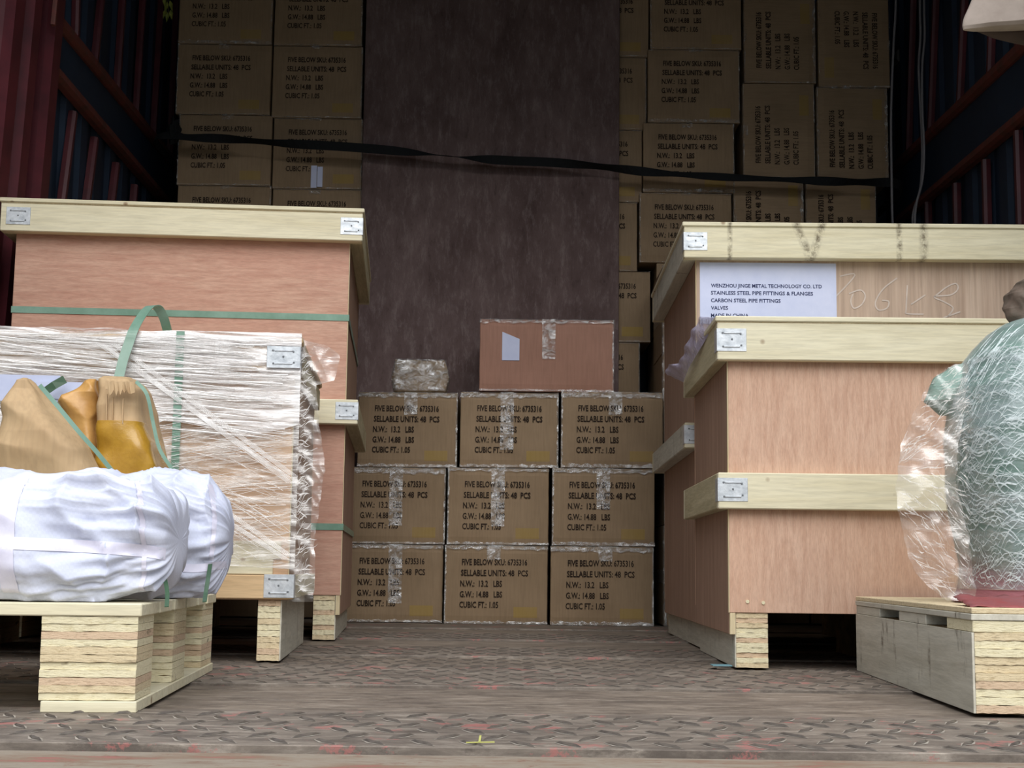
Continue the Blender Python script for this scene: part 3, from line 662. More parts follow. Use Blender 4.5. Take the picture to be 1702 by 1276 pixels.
# plain reddish carton and small taped parcel on top of it
Y = 4.90
x0, x1 = X(797, 590, Y), X(1020, 590, Y); zt = Zp(910, 531, Y)
T = thing('carton', 'plain reddish unprinted carton lying on top of the centre stack', 'carton', ((x0+x1)/2, Y, .793), R_(-.6))
w_, h_ = x1-x0, zt-.793
obj('carton_body', carton_mesh(w_, .3, h_, 5, None), PINKBOX, T)
obj('packing_tape', tape_mesh(w_, .3, h_, 77), TAPE, T, True)
bm = bmesh.new(); box(bm, -w_/2+.078, -w_/2+.138, -.0056, -.005, h_-.145, h_-.045)
for v in bm.verts:
    if v.co.x > -w_/2+.1 and v.co.z > h_-.1: v.co.z -= .025
obj('torn_label', bm, PAPER, T)
Y = 4.96; x0, x1 = X(652, 620, Y), X(746, 620, Y)
T = thing('taped_parcel', 'small brown parcel wound in shiny tape on the left of the centre stack', 'parcel', ((x0+x1)/2, Y, .793), R_(3)); w_ = x1-x0; h_ = Zp(700, 599, Y)-.793
bm = bmesh.new(); box(bm, -w_/2, w_/2, 0, .14, 0, h_); bmesh.ops.subdivide_edges(bm, edges=bm.edges[:], cuts=10, use_grid_fill=True)
for v in bm.verts:
    f = 1-.12*abs(v.co.z/h_-.45)*2; v.co.x *= f; v.co += Vector((noise.noise(v.co*30), noise.noise(v.co*34+Vector((4, 0, 0))), 0 if v.co.z < .001 else noise.noise(v.co*28+Vector((0, 9, 0)))))*.006
for v in bm.verts: v.co.z = max(0, v.co.z)
obj('parcel_body', bm, KRAFT_END, T, True)
bm = bmesh.new(); box(bm, -w_/2-.004, w_/2+.004, -.006, .146, .004, h_+.004); bmesh.ops.subdivide_edges(bm, edges=bm.edges[:], cuts=12, use_grid_fill=True)
for v in bm.verts:
    f = 1-.12*abs(v.co.z/h_-.45)*2; v.co.x *= f; v.co += Vector((noise.noise(v.co*45), noise.noise(v.co*50+Vector((4, 0, 0))), 0))*.005
obj('tape_wrapping', bm, TAPE, T, True)
# tall dark sheet standing behind the centre stack
Y = 5.275
x0, x1 = X(600, 350, Y), X(1029, 350, Y)
Pn = thing('sheet_panel', 'tall dark brown scuffed panel standing upright behind the centre stack', 'panel', ((x0+x1)/2, Y, 0)); w_ = x1-x0
bm = bmesh.new(); box(bm, -w_/2, w_/2, 0, .014, 0, 2.62, .002); obj('sheet', bm, PANEL, Pn)
zz = Zp(800, 545, Y)
bm = bmesh.new(); box(bm, -w_/2+.001, w_/2-.001, -.004, 0, .001, zz, .001); obj('lower_sheet', bm, PANEL, Pn)
bm = bmesh.new(); box(bm, -w_/2+.001, -w_/2+.31, -.007, -.004, .001, zz-.05, .001); obj('lower_sheet', bm, PANEL, Pn)
# columns of cartons along the back
YB1 = 5.31
side_names = {}
def column(desc, xs, ys_, Y, rot=0, hrow=.28, up=1, labels=None, vis_low=None, depth=.33, sides=None):
    """ys_: pixel heights of the joints from the top joint down; rows below are carried to the bed"""
    zs = [Zp((xs[0][0]+xs[0][1])/2, y, Y) for y in ys_]
    n = max(1, round(zs[-1]/hrow)); low = [zs[-1]*k/n for k in range(n)]
    full = [zs[0]+hrow]+zs
    for i in range(len(full)-1):
        a, b = xs[min(i, len(xs)-1)]; ym = (ys_[i-1]+ys_[i])/2 if i else ys_[0]-30
        carton(labels[i], X(a, ym, Y), X(b, ym, Y), Y, full[i+1], full[i], rot[i] if isinstance(rot, list) else rot, depth, seed=None, faint=True)
    a, b = xs[-1] if desc != 'D' else (1090, 1215); xa, xb = X(a, ys_[-1], Y), X(b, ys_[-1], Y)
    lo = low+[zs[-1]]
    for k in range(n):
        top_vis = vis_low and k == n-1
        carton(vis_low if top_vis else 'brown carton low in the back stacks, hidden behind the goods in front', xa, xb, Y, lo[k], lo[k+1], (rot[-1] if isinstance(rot, list) else rot) if top_vis else 0, depth, text=bool(top_vis), tape=bool(top_vis), faint=True,
               group=GRP if top_vis else 'hidden brown cartons at the foot of the back stacks')
L = 'printed brown carton in the outer left column, '
column('A', [(296, 453), (293, 451), (295, 452)], [73, 190, 308], YB1, labels=[L+'topmost in view', L+'just above the black strap', L+'crossed by the black strap'], vis_low=L+'just showing above the left crate lid')
L = 'printed brown carton beside the dark panel on its left, '
column('B', [(455, 603), (452, 603), (453, 603)], [76, 196, 314], YB1+.003, labels=[L+'topmost in view', L+'above the black strap', L+'with torn white sticker'], vis_low=L+'just above the crate lid')
L = 'brown carton at the right edge of the dark panel, '
column('C', [(930, 1079), (928, 1075), (920, 1068), (914, 1060), (932, 1082), (910, 1064)], [94, 215, 335, 450, 568, 690], YB1, labels=[L+'topmost', L+'second from top', L+'third from top, at the strap', L+'fourth from top', L+'fifth from top', L+'sixth, beside the reddish box'])
L = 'printed brown carton in the column right of the panel, '
YD = YB1-.02
column('D', [(1080, 1233), (1076, 1230), (1068, 1221), (1062, 1217)], [82, 204, 320, 437], YD, labels=[L+'topmost in view', L+'second from top', L+'crossed by the black strap', L+'lowest, beside the label crate corner'])
L = 'brown carton on its end with print reading upwards, '
column('E', [(1236, 1357), (1234, 1355), (1218, 1336)], [138, 296], YD, rot=90, hrow=.355, labels=[L+'inner column, topmost', L+'inner column, below the topmost'], vis_low=L+'inner column, under the black strap')
column('F', [(1360, 1480), (1357, 1477), (1338, 1456)], [145, 303], YD, rot=[-90, 90, 90], hrow=.355, labels=['carton on its end with print reading downwards, top of the outermost right column', L+'outer column, below the topmost'], vis_low=L+'outer column, under the black strap')
# slim column of cartons on end between the centre stack and the right crates
YG = 4.93
for lab, xa, ya, yb in (('foot of the gap beside the centre stack', 1092, 1043, 872), ('middle of the gap beside the centre stack', 1104, 872, 733), ('second from top in the gap beside the right crates', 1070, 733, 584), ('top of the gap beside the right crates', 1086, 584, 438)):
    z0 = 0 if ya > 1000 else Zp(1100, ya, YG); z1 = Zp(1100, yb, YG); Yq = YG if xa > 1088 else YG+.02
    x0 = X(xa, (ya+yb)/2, Yq)
    if xa < 1088 and ya > 700: z0 = max(z0, .0)
    x0 = max(x0, .524); carton('taped brown carton on its end, '+lab, x0, x0+.26, Yq, z0, z1, 90, .33, side=None)
# a torn white sticker on the carton under the strap, left of the panel
x, z = at(526, 292, YB1-.012).x, at(526, 292, YB1-.012).z
for o in bpy.data.objects:
    if o.get('label', '').endswith('torn white sticker'):
        bm = bmesh.new(); dx = x-o.location.x; dz = z-o.location.z
        for s, a in ((-1, .0), (1, .004)): box(bm, dx-.022+(.024 if s > 0 else 0), dx+(.0 if s < 0 else .022), -.007, -.006, dz-.045+a, dz+.042-a)
        obj('torn_sticker', bm, PAPER, o)

# ------------------------------------------------------------ black strap across the load
P = [(1.8, 0, 0)]
path = [Vector((-1.37, 5.6, Zp(286, 225, 5.22))), Vector((-1.365, 5.27, Zp(286, 225, 5.22)))]+[at(x, y, 5.215) for x, y in ((292, 225), (310, 228), (380, 231), (470, 238), (560, 243), (640, 249), (720, 257), (800, 264), (850, 267), (920, 270), (1000, 277), (1080, 286), (1150, 291), (1220, 295), (1320, 299), (1400, 302), (1460, 303), (1484, 304))]
path.append(path[-1]+Vector((.06, .1, 0))); path.append(path[-1]+Vector((.0, .35, 0)))
path = smoothpts(path, 6); n = len(path)
sides, wds = [], []
for i in range(n):
    a = .9*math.sin(i*.16)+.5*math.sin(i*.41); sides.append((0, math.sin(a)*.8, math.cos(a))); wds.append(.034)
st = obj('lashing_strap', ribbon(path, wds, side=sides, thick=.002), BLACK); tag(st, 'black webbing strap stretched across the cartons and the dark panel', 'strap')
kn = bmesh.new(); bmesh.ops.create_icosphere(kn, subdivisions=4, radius=1)
kc = at(289, 219, 5.24)
for v in kn.verts:
    nn = noise.noise(v.co*2.2); v.co = Vector((v.co.x*.022, v.co.y*.03, v.co.z*.048))*(1+.5*nn)+kc+Vector((0, 0, 0))
o = obj('strap_knot', kn, BLACK, st, True)

# ------------------------------------------------------------ pallets
def pallet_left():
    T = thing('pallet', 'pale laminated plywood pallet at the left front, loaded with white sacks', 'pallet', (-.469, 1.845, 0), R_(4.4))
    W, D = .93, .75                                   # x runs 0 (right edge) to -W
    for i, (xa, xb) in enumerate(((-.125, 0), (-.60, -.475), (-.93, -.805))):
        bx('runner_board', xa+.006, xb, 0, D, 0, .014, PINE, T, .001)
        for k, (ya, yb) in enumerate(((0.004, .12), (.30, .42), (.61, .745))):
            bl = bx('block', xa+.004, xb-.006, ya+.003, yb-.003, .0145, .119, CORE, T, 0)
            plies(bl, xa+.002, xb-.003, ya, yb, .0145, .1195, 11, seed=i*5+k)
    for ya, yb in ((0, .12), (.145, .25), (.275, .38), (.405, .50), (.525, .61), (.64, D)):
        bx('deck_board', -W, .0015, ya, yb, .1198, .136, PINE, T, .0015)
    return T
PL = pallet_left()
def pallet_right():
    T = thing('pallet', 'grey-sided plywood pallet at the right front, under the green bundle', 'pallet', (.628, 1.965, 0), R_(-3.0))
    W, D = .9, .84
    for i, xa in enumerate((0, .41, .82)):
        s = bx('stringer', xa+.003, xa+.077, .003, D-.003, 0, .108, CORE, T, 0)
        plies(s, xa+.0022, xa+.08, 0, D, .001, .108, 10, seed=40+i)
        if i == 0: bx('side_board', -.0015, .002, .001, D-.001, .0005, .108, PINEGREY, T, .0005)
    for ya, yb in ((0, .14), (.27, .46), (.62, D)): bx('cross_board', 0, W, ya, yb, .1083, .124, PINEGREY if ya else PLY_A, T, .001)
    bx('deck_sheet', -.002, W, -.002, D, .1243, .133, PINEGREY, T, .001); bx('deck_sheet', -.001, W, -.001, D, .1333, .141, PLY_B, T, .001)
    return T
PR = pallet_right()

# ------------------------------------------------------------ soft goods on the pallets
def inflate(rows, Yc_, depth, nu=72, nv=90, amp=.004, freq=18, seed=0, pw=2.6, fold=0, ffreq=10, world=True):
    """closed soft body: rows (y, xl, xr[, depth factor]) in pixels seen at distance Yc_"""
    bm = bmesh.new(); rings = []
    for k in range(nv+1):
        s = k/nv*(len(rows)-1); i = min(int(s), len(rows)-2); f = s-i; f = f*f*(3-2*f)*.5+f*.5
        a, b = rows[i], rows[i+1]; y, xl, xr = (a[j]+(b[j]-a[j])*f for j in range(3))
        da = a[3] if len(a) > 3 else 1; db = b[3] if len(b) > 3 else 1; df = da+(db-da)*f
        p, q = at(xl, y, Yc_), at(xr, y, Yc_); c = (p+q)/2; rx = (q-p).length/2; ring = []
        for m_ in range(nu):
            t = m_/nu*2*math.pi; cs, sn = math.cos(t), math.sin(t)
            e = 2/pw; dx = math.copysign(abs(cs)**e, cs)*rx; dy = math.copysign(abs(sn)**e, sn)*depth/2*df
            v = Vector((c.x+dx, Yc_+dy, c.z)); nd = Vector((dx, dy, 0)); nd = nd.normalized() if nd.length > 1e-6 else nd
            h_ = amp*noise.noise((v.x*freq, v.y*freq, v.z*freq+seed))
            if fold: h_ -= fold*abs(noise.noise((v.x*ffreq+v.z*ffreq*.5, v.y*ffreq, v.z*ffreq+seed*2)))
            ring.append(bm.verts.new(v+nd*h_))
        rings.append(ring)
    for a, b in zip(rings, rings[1:]):
        for m_ in range(nu): bm.faces.new((a[m_], a[(m_+1) % nu], b[(m_+1) % nu], b[m_]))
    bm.faces.new(rings[0]); bm.faces.new(rings[-1]); return bm
def sack(cx, cy, cz, a, b, c, seed, rz=0, tie=(1,), e1=.55, e2=.6):
    """a stuffed sack lying along x with pleats running to its tied end; half sizes a, b, c; base flattened at cz-c"""
    bm = bmesh.new(); nu, nv = 240, 150; rings = []
    sg = lambda v, e: math.copysign(abs(v)**e, v)
    for i in range(nu+1):
        th = -math.pi/2+math.pi*i/nu; ring = []
        for k in range(nv):
            ph = 2*math.pi*k/nv
            x = a*sg(math.sin(th), e1); r = abs(math.cos(th))**e1
            y = b*r*sg(math.cos(ph), e2); z = c*r*sg(math.sin(ph), e2)
            u = x/a; pl = 0
            for s in tie:
                wgt = max(0, (u*s-.15)/.85)**1.2
                pl += wgt*((1-2.2*abs(noise.noise((math.cos(ph)*3.0+seed, math.sin(ph)*3.0, u*1.3))))*.55+.45*(1-2.4*abs(noise.noise((math.cos(ph)*7+seed, math.sin(ph)*7, u*2.5)))))
            lump = noise.noise((x*9+seed, y*9, z*9)); cr = 1-3*min(.333, abs(noise.noise((x*11+z*7, y*9+seed, z*13-x*7)))); cr2 = abs(noise.noise((x*38+seed, y*30, z*34+x*20)))
            d = 1+.12*lump-.30*pl+.13*cr*abs(cr)*(.5+.5*abs(u))-.03*cr2
            v = Vector((x*(1+.03*lump), y*d, z*d))
            if v.z < -c*.88: v.z = -c*.88-(.02*c*cr)
            ring.append(bm.verts.new(v+Vector((0, 0, 0))))
        rings.append(ring)
    for p, q in zip(rings, rings[1:]):
        for k in range(nv): bm.faces.new((p[k], p[(k+1) % nv], q[(k+1) % nv], q[k]))
    bmesh.ops.remove_doubles(bm, verts=bm.verts, dist=1e-5)
    bmesh.ops.transform(bm, matrix=Matrix.Translation((0, 0, c*.90)) @ Matrix.Rotation(rz, 4, 'Z'), verts=bm.verts); return bm
def sack_thing(label, x, y, a, b, c, seed, rz=0, tie=(1,), **k):
    T = thing('woven_sack', label, 'sack', (x, y, .137), rz, 'white woven sacks on the left pallet')
    obj('sack_body', sack(0, 0, 0, a, b, c, seed, 0, tie, **k), SACK, T, True); return T
S1 = sack_thing('large white woven sack at the front edge of the left pallet', -.735, 1.955, .283, .112, .091, 3, R_(3), e1=.42, e2=.68)
S2 = sack_thing('smaller white woven sack end behind the large one, with gathered folds', -.565, 2.185, .142, .10, .099, 11, R_(3), e1=.62, e2=.75)
def wrapped_band(T, a, b, c, z, wd, e1=.42, e2=.68, m=SEAM, xmin=-.9, xmax=.93):
    pts = []
    for i in range(41):
        u = xmin+(xmax-xmin)*i/40; r = (max(0, 1-abs(u)**(2/e1)))**(e1/2); zz_ = z/c
        yy = b*r*max(0, 1-(abs(zz_)/max(r, .01))**(2/e2))**(e2/2) if r > abs(zz_) else 0
        pts.append((a*u, -yy*.985-.003, c*.9+z))
    o = obj('seam_tape', ribbon(pts, wd, side=(0, 0, 1), thick=.001), m, T); return o
from mathutils.bvhtree import BVHTree
def drape(T, path, wd, m=SEAM, name='seam_tape', hint=(0, 0, 1), lift=.0012):
    body = [c for c in T.children if c.name.startswith('sack_body')][0]; me = body.data
    bv = BVHTree.FromPolygons([v.co for v in me.vertices], [p.vertices for p in me.polygons]); M_ = (Matrix.Translation(T.location) @ Matrix.Rotation(T.rotation_euler.z, 4, 'Z')).inverted()
    hn = Vector(hint); pts = []
    for q in smoothpts([(x, 0, y) for x, y in path], 10):
        w3 = M_ @ at(q.x, q.z, T.location.y-.1)
        hit = bv.ray_cast(Vector((w3.x, -.5, w3.z)), Vector((0, 1, 0)))
        if hit[0]: pts.append((hit[0], hit[1]))
    bm = bmesh.new(); prev = None
    for k, (p, n_) in enumerate(pts):
        row = []
        for a in (-.5, -.17, .17, .5):
            o = p+hn*wd*a; h = bv.ray_cast(Vector((o.x, -.5, o.z)), Vector((0, 1, 0))); row.append(bm.verts.new((h[0] if h[0] else o)+Vector((0, -lift, 0))))
        if prev:
            for z_ in range(3): bm.faces.new((prev[z_], row[z_], row[z_+1], prev[z_+1]))
        prev = row
    return obj(name, bm, m, T, True)
drape(S1, [(4, 902), (60, 904), (130, 907), (200, 912), (240, 916), (262, 920)], .016)
drape(S1, [(212, 784), (222, 815), (229, 860), (231, 905), (229, 950), (222, 985)], .006, hint=(1, 0, 0))
drape(S1, [(20, 790), (15, 850), (14, 920), (16, 985)], .022, hint=(1, 0, 0))
drape(S2, [(285, 942), (320, 944), (350, 940), (372, 936)], .012)
drape(S2, [(336, 800), (347, 840), (349, 880), (344, 930)], .006, hint=(1, 0, 0))
# green strap ends pulling the sacks down to the deck
def strap_piece(T, pxs, wd=.008, m=DSTRAP, side=(1, 0, 0), name='tie_strap'):
    bm = ribbon(smoothpts([at(x, y, Y) for x, y, Y in pxs], 5), wd, side=side); obj(name, to_local(bm, T), m, T)
strap_piece(S1, [(262, 925, 1.99), (268, 942, 1.96), (274, 962, 1.93), (278, 985, 1.905), (277, 1008, 1.865)], .0055)
strap_piece(S2, [(350, 935, 2.13), (346, 960, 2.10), (342, 985, 2.08), (340, 1000, 2.05)], .006)
# crumpled board parcels behind the sacks
Yp = 2.52
A = obj('cardboard_parcel', inflate([(629, 34, 56, .4), (634, 28, 62, .6), (648, 20, 76, .6), (672, 12, 92, .8), (695, 11, 106, .9), (720, 4, 128), (745, 0, 150), (775, -4, 168), (830, -8, 190), (900, -10, 195), (984, -10, 195)], Yp-.15, .12, seed=2, amp=.010, freq=12, fold=.030, ffreq=7, pw=3.6), TANBOX, None, True)
tag(A, 'crumpled tan cardboard parcel rising to a point at the far left behind the white sack', 'parcel', 'cardboard parcels on the left pallet')
Bp = thing('cardboard_parcel', 'rounded upright cardboard parcel with amber tape behind the gathered white sack end', 'parcel', at(225, 800, Yp) , 0, 'cardboard parcels on the left pallet')
rowsB = [(630, 178, 226, .55), (636, 175, 232, .8), (650, 174, 242, .9), (680, 172, 251), (705, 172, 255), (740, 171, 264), (775, 170, 274), (830, 170, 280), (982, 172, 282)]
obj('parcel_body', to_local(inflate(rowsB, Yp+.0, .15, seed=5, amp=.006, freq=26, fold=.016, ffreq=11, pw=6), Bp), TANBOX, Bp, True)
rowsT = [(706, 174, 255), (712, 173, 256), (740, 172, 264), (775, 171, 274), (800, 171, 277), (850, 171, 280)]
obj('amber_tape', to_local(inflate(rowsT, Yp-.001, .162, seed=5, amp=.006, freq=26, fold=.016, ffreq=11, pw=6.2), Bp), AMBER, Bp, True)
bm = bmesh.new(); rnd = random.Random(4); top_, bot_ = [], []
for i in range(15):
    x = 176+i*3.5; top_.append(bm.verts.new(at(x, 632+rnd.uniform(0, 3), 2.432))); bot_.append(bm.verts.new(at(x, 652+rnd.uniform(-6, 9), 2.436-rnd.uniform(.002, .008))))
for i in range(14): bm.faces.new((top_[i], top_[i+1], bot_[i+1], bot_[i]))
r = bmesh.ops.extrude_face_region(bm, geom=bm.faces[:])
for v in r['geom']:
    if isinstance(v, bmesh.types.BMVert): v.co.y -= .002
obj('torn_flap', to_local(bm, Bp), TANBOX, Bp)
for x, ya, yb in ((178, 655, 704), (188, 660, 704), (205, 662, 704)):
    obj('board_crease', to_local(ribbon([at(x, ya, 2.4415), at(x-1, yb, 2.4415)], .0018, side=(1, 0, 0), thick=.003), Bp), AMBER if x == 0 else TANBOX, Bp)
Cp = obj('cardboard_parcel', inflate([(632, 150, 168, .5), (640, 138, 168, .7), (655, 120, 168), (670, 98, 168), (700, 110, 168), (760, 150, 168), (830, 152, 168), (984, 152, 168)], Yp, .10, seed=9, amp=.008, freq=16, fold=.02, ffreq=14, pw=3.6), plain('amber_filmed_board', srgb(206, 160, 96), .4, nz=srgb(176, 128, 66), scale=18, bmp=.5), None, True)
tag(Cp, 'amber film-wrapped cardboard piece wedged between the pointed and the rounded parcels', 'parcel', 'cardboard parcels on the left pallet')
lash = obj('green_lashing', ribbon(smoothpts([at(x, y, Y) for x, y, Y in ((66, 640, 2.31), (96, 675, 2.30), (130, 716, 2.295), (160, 750, 2.295), (183, 778, 2.30), (215, 815, 2.31))], 5), .007, side=(1, 0, .8)), STRAP)
tag(lash, 'narrow green lashing running diagonally over the tan cardboard parcels', 'strap')
lash2 = obj('green_lashing', ribbon(smoothpts([at(x, y, Y) for x, y, Y in ((226, 634, 2.44), (244, 655, 2.43), (254, 700, 2.43), (265, 745, 2.425), (285, 778, 2.42), (300, 800, 2.42))], 5), .006, side=(1, 0, .3)), STRAP)
tag(lash2, 'narrow green lashing down the right edge of the rounded amber-taped parcel', 'strap')
# green wrapped bundle on the right pallet
GB = thing('green_bundle', 'large green bag bundle bound in shiny clear film on the right pallet', 'bundle', (at(1730, 1000, 2.3).x, 2.3, .142))
def sym(y, xl, d=1): return (y, xl, 3470-xl, d)
rows = [sym(533, 1690, .4), sym(540, 1668, .55), sym(552, 1650, .7), sym(575, 1628, .8), sym(600, 1610, .9), sym(650, 1592), sym(720, 1581), sym(800, 1582), sym(850, 1589), sym(900, 1600), sym(945, 1610), sym(980, 1606), sym(1001, 1596, 1.05)]
obj('bag_body', to_local(inflate(rows, 2.3, .34, nu=140, nv=140, seed=4, amp=.007, freq=6, fold=.002, ffreq=10, pw=2.3), GB), BAG, GB, True)
rw = [(y, a-1.5, b+1.5, d) for y, a, b, d in rows[:-1]]
obj('clear_wrapping', to_local(inflate(rw, 2.3, .35, nu=160, nv=160, seed=4, amp=.007, freq=6, fold=.002, ffreq=10, pw=2.3), GB), WRAP, GB, True)
obj('bag_neck', to_local(inflate([(462, 1705, 1725, .5), (472, 1688, 1745), (490, 1673, 1764), (515, 1668, 1768), (530, 1672, 1764), (545, 1680, 1756)], 2.3, .08, seed=6, amp=.008, freq=40, fold=.008, ffreq=40, pw=2.2), GB), CAMO, GB, True)
obj('bag_corner', to_local(inflate([(604, 1600, 1630, .3), (612, 1572, 1632, .6), (630, 1552, 1630, .9), (650, 1540, 1625), (668, 1530, 1618, .8), (690, 1560, 1612, .4)], 2.34, .09, seed=3, amp=.006, freq=26, fold=.007, ffreq=30, pw=2), GB), BAG, GB, True)
obj('film_apron', to_local(crumple([(604, 1590, 1610), (620, 1560, 1612), (650, 1538, 1606), (690, 1518, 1602), (740, 1498, 1592), (800, 1491, 1590), (850, 1491, 1600), (880, 1502, 1606), (910, 1508, 1612), (945, 1520, 1616), (975, 1545, 1622), (998, 1575, 1625)], 2.17, .014, 16, nx=60, nz=110, seed=12), GB), FILM2, GB, False)
def folds(T, name, mat_, count, spawn, seed):
    """thin raised creases of the film, their glints put into the colour: spawn(rnd) gives (points, width)"""
    bm = bmesh.new(); rnd = random.Random(seed)
    for _ in range(count):
        pts, wd = spawn(rnd)
        if len(pts) < 3: continue
        prev = None
        for k, (p, up) in enumerate(pts):
            h_ = wd*(1-abs(2*k/(len(pts)-1)-1))+.0002
            row = (bm.verts.new(p-up*h_), bm.verts.new(p+up*h_))
            if prev: bm.faces.new((prev[0], row[0], row[1], prev[1]))
            prev = row
    o = obj(name, bm, mat_, T); o['kind'] = 'stuff'; return o
_b = [c for c in GB.children if c.name.startswith('clear_wrapping')][0].data
_bv = BVHTree.FromPolygons([v.co for v in _b.vertices], [p.vertices for p in _b.polygons])
def on_bundle(rnd):
    th = rnd.uniform(-math.pi, .35); z = rnd.uniform(.0, .39); sl = rnd.choice((-.9, -.45, .1, .35, .8, 1.6))+rnd.gauss(0, .25); ln = rnd.uniform(.1, .5); out = []
    for k in range(8):
        t_ = th+ln*k/7; zz_ = z+sl*.13*ln*k/7+.004*math.sin(k*1.3+th*9)
        d = Vector((math.cos(t_), math.sin(t_), 0)); h = _bv.ray_cast(Vector((0, 0, zz_))+d*.6, -d)
        if h[0] is None: break
        out.append((h[0]+h[1]*(.0015 if h[1].dot(d) > 0 else -.0015), Vector((0, 0, 1))))
    return out, rnd.uniform(.0003, .0016)
folds(GB, 'wrap_fold_glints', WSTRAND, 1500, on_bundle, 5)
def on_apron(rnd):
    x, y = rnd.uniform(1492, 1605), rnd.uniform(600, 995); a = rnd.gauss(.75, .3) if y > 780 else rnd.gauss(-.6, .25); ln = rnd.uniform(8, 45); out = []
    lo = 1492+max(0, 740-y)*.62+max(0, y-900)*.72
    for k in range(7):
        xx, yy = x+math.cos(a)*ln*k/6, y+math.sin(a)*ln*k/6+1.5*math.sin(k+x)
        if xx < lo or xx > 1612 or yy > 998 or yy < 606: break
        out.append((at(xx, yy, 2.150)-GB.location, Vector((0, 0, 1))))
    return out, rnd.uniform(.0003, .0013)
folds(GB, 'apron_fold_glints', ASTRAND, 330, on_apron, 9)
rt = bmesh.new(); g = []
for i in range(41):
    row = []
    for k in range(17):
        u, v = i/40, k/16; p = PR.matrix_basis @ Vector((.0, 0, 0)); x = .60+u*.42; y = 1.975+v*.14
        row.append(rt.verts.new((x+.02*v, y+.012*noise.noise((u*9, 0, 1)), .1415+.007*abs(noise.noise((u*14, v*8, 3)))+.012*v)))
    g.append(row)
for i in range(40):
    for k in range(16): rt.faces.new((g[i][k], g[i+1][k], g[i+1][k+1], g[i][k+1]))
bmesh.ops.translate(rt, verts=rt.verts, vec=(.035, .02, 0))
r = bmesh.ops.extrude_face_region(rt, geom=rt.faces[:])
for v in r['geom']:
    if isinstance(v, bmesh.types.BMVert): v.co.z -= .0012
tag(obj('red_tarp', rt, REDTARP, None, True), 'crumpled red tarpaulin sheet on the right pallet under the green bundle', 'tarpaulin')

# lilac plastic sheet slipping off the square right crate
oc = smoothpts([at(*p) for p in ((1166, 527, 3.06), (1152, 548, 3.12), (1139, 578, 3.22), (1129, 602, 3.34), (1110, 609, 3.42), (1107, 624, 3.46))], 8)
ic = smoothpts([at(*p) for p in ((1196, 530, 2.83), (1175, 562, 2.98), (1158, 590, 3.12), (1146, 610, 3.24), (1139, 627, 3.38), (1136, 636, 3.46))], 8)
bm = bmesh.new(); g = []
for i, (a, b) in enumerate(zip(oc, ic)):
    row = []
    for k in range(13):
        u = k/12; p = a.lerp(b, u); p.x -= .003*math.sin(i*.9+u)*(1-u); p.z += .006*abs(noise.noise((i*.35, u*2, 0)))*(1-u)+.001; row.append(bm.verts.new(p))
    g.append(row)
for i in range(len(g)-1):
    for k in range(12): bm.faces.new((g[i][k], g[i+1][k], g[i+1][k+1], g[i][k+1]))
tag(obj('plastic_sheet', bm, LILAC, None, True), 'crinkled lilac plastic sheet hanging off the top edge of the square right crate', 'plastic sheet')

# canvas hanging into the upper right corner
Yk = 3.3
bm = inflate([(-420, 1660, 1860, .4), (-200, 1650, 1830, .8), (-60, 1640, 1850), (-10, 1622, 1850), (12, 1612, 1850), (30, 1604, 1850), (46, 1598, 1850), (51, 1597, 1850, .7)], Yk, .07, seed=3, amp=.008, freq=9, fold=.02, ffreq=10, pw=2)
Cv = thing('canvas_bundle', 'beige canvas cloth hanging from the truck side at the upper right corner', 'cloth', at(1700, 45, Yk))
for v in bm.verts:       # the lower hem dips to the left, as the cloth hangs
    if v.co.z < 1.6: v.co.z += max(0, v.co.x-1.1)*.16*max(0, min(1, (1.6-v.co.z)/.25))
obj('cloth', to_local(bm, Cv), CANVAS, Cv, True)
bm = inflate([(-60, 1640, 1850, .8), (20, 1612, 1850), (52, 1622, 1850), (62, 1650, 1850), (72, 1690, 1850, .8)], Yk+.08, .07, seed=5, amp=.008, freq=9, pw=2.0)
obj('lining', to_local(bm, Cv), BROWNCL, Cv, True)
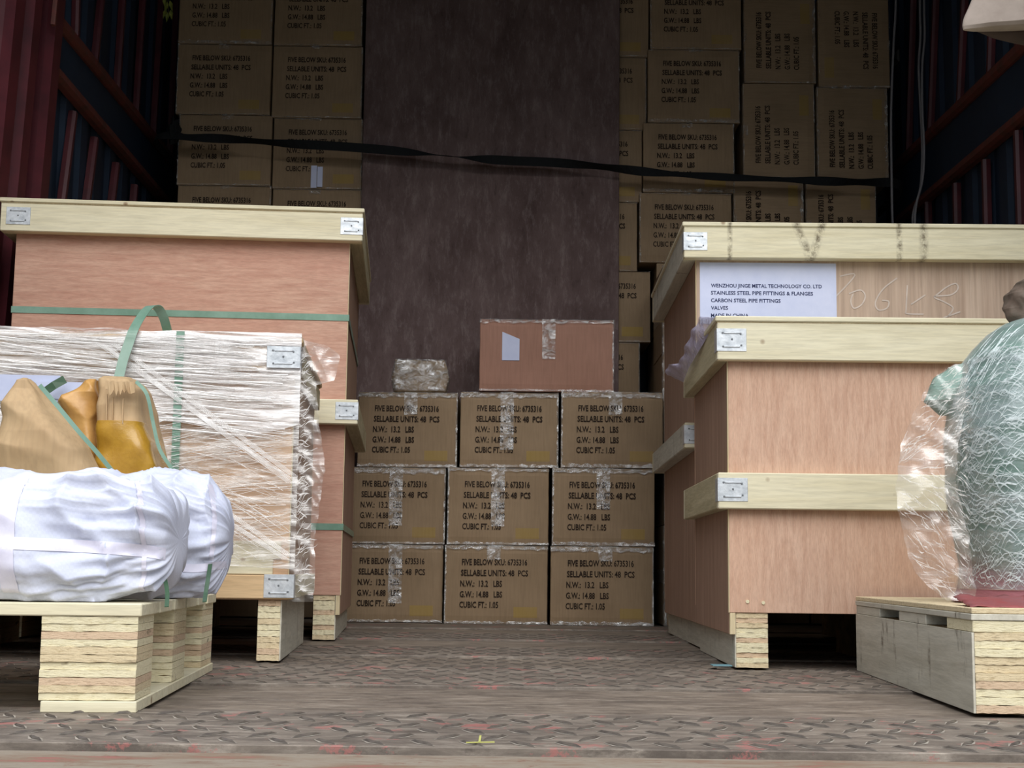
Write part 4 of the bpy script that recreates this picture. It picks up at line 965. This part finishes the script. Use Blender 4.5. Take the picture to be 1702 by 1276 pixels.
# hanging cables on the right
for i, (pts, lab) in enumerate(((((1489, -160), (1489, 0), (1486, 60), (1483, 130), (1481, 200), (1482, 300), (1484, 378), (1490, 470)), 'single grey cable hanging beside the outermost cartons on the right'),
                                (((1530, -160), (1529, 0), (1530, 60), (1527, 110), (1530, 180), (1533, 250), (1530, 310), (1519, 350), (1517, 378), (1520, 470)), 'thicker grey cable hanging in front of the right wall bars'),
                                (((1537, -160), (1536, 0), (1537, 60), (1533, 110), (1533, 180), (1536, 250), (1533, 300), (1523, 340), (1521, 378), (1526, 470)), 'grey cable running close alongside the thicker one on the right wall'))):
    Yh = 5.0-.02*i
    tag(obj('hanging_cable', tube(smoothpts([at(x, y, Yh) for x, y in [(pts[0][0], -300)]+list(pts)], 6), .0045), CABLE, None, True), lab, 'cable', 'cables hanging on the right')
# leaf sprig at the top left
V = thing('leafy_sprig', 'sprig of yellow-green leaves hanging at the top left beside the cartons', 'plant', at(279, 20, 5.18))
def lcl(p): return Vector(p)-V.location
obj('stem', tube([lcl(at(x, y, 5.18)) for x, y in ((276, -210), (272, -110), (276, -30), (279, 0), (280, 22))], .0015, 6), STEM, V)
for x, y, dx, dy in ((272, -8, 4, 26), (279, 2, -6, 22), (282, 0, 5, 20), (276, 14, -5, 18), (283, 16, 3, 18), (279, 20, -2, 18)):
    a, b = lcl(at(x, y, 5.18)), lcl(at(x+dx, y+dy, 5.17)); m_ = (a+b)/2; s = (b-a).cross(Vector((0, 1, 0))).normalized()*.008
    bm = bmesh.new(); vv = [bm.verts.new(p) for p in (a, a.lerp(b, .35)+s, b, a.lerp(b, .35)-s)]; mid = bm.verts.new(m_+Vector((0, .004, 0)))
    for k in range(4): bm.faces.new((vv[k], vv[(k+1) % 4], mid))
    obj('leaf', bm, LEAF, V)
# scraps on the bed
p = Vector((.418, 2.855, .001))
bm = bmesh.new(); box(bm, p.x-.02, p.x+.018, p.y-.02, p.y+.02, .0028, .0045); tag(obj('plastic_scrap', bm, TEAL), 'small teal plastic scrap on the bed by the square right crate foot', 'scrap')
bm = bmesh.new()
for a, b in (((0, 0), (0, .06)), ((0, 0), (-.014, -.004)), ((0, 0), (.016, .004))):
    q = ribbon([(-.03+a[0], 1.555+a[1], .0032), (-.03+b[0], 1.555+b[1], .0032)], .0022, side=(1, .3, 0), thick=.001); me = bpy.data.meshes.new('tmp'); q.to_mesh(me); q.free(); bm.from_mesh(me); bpy.data.meshes.remove(me)
tag(obj('straw_stalk', bm, YCHALK), 'thin yellow forked straw lying on the tread plate near the rear edge', 'straw')
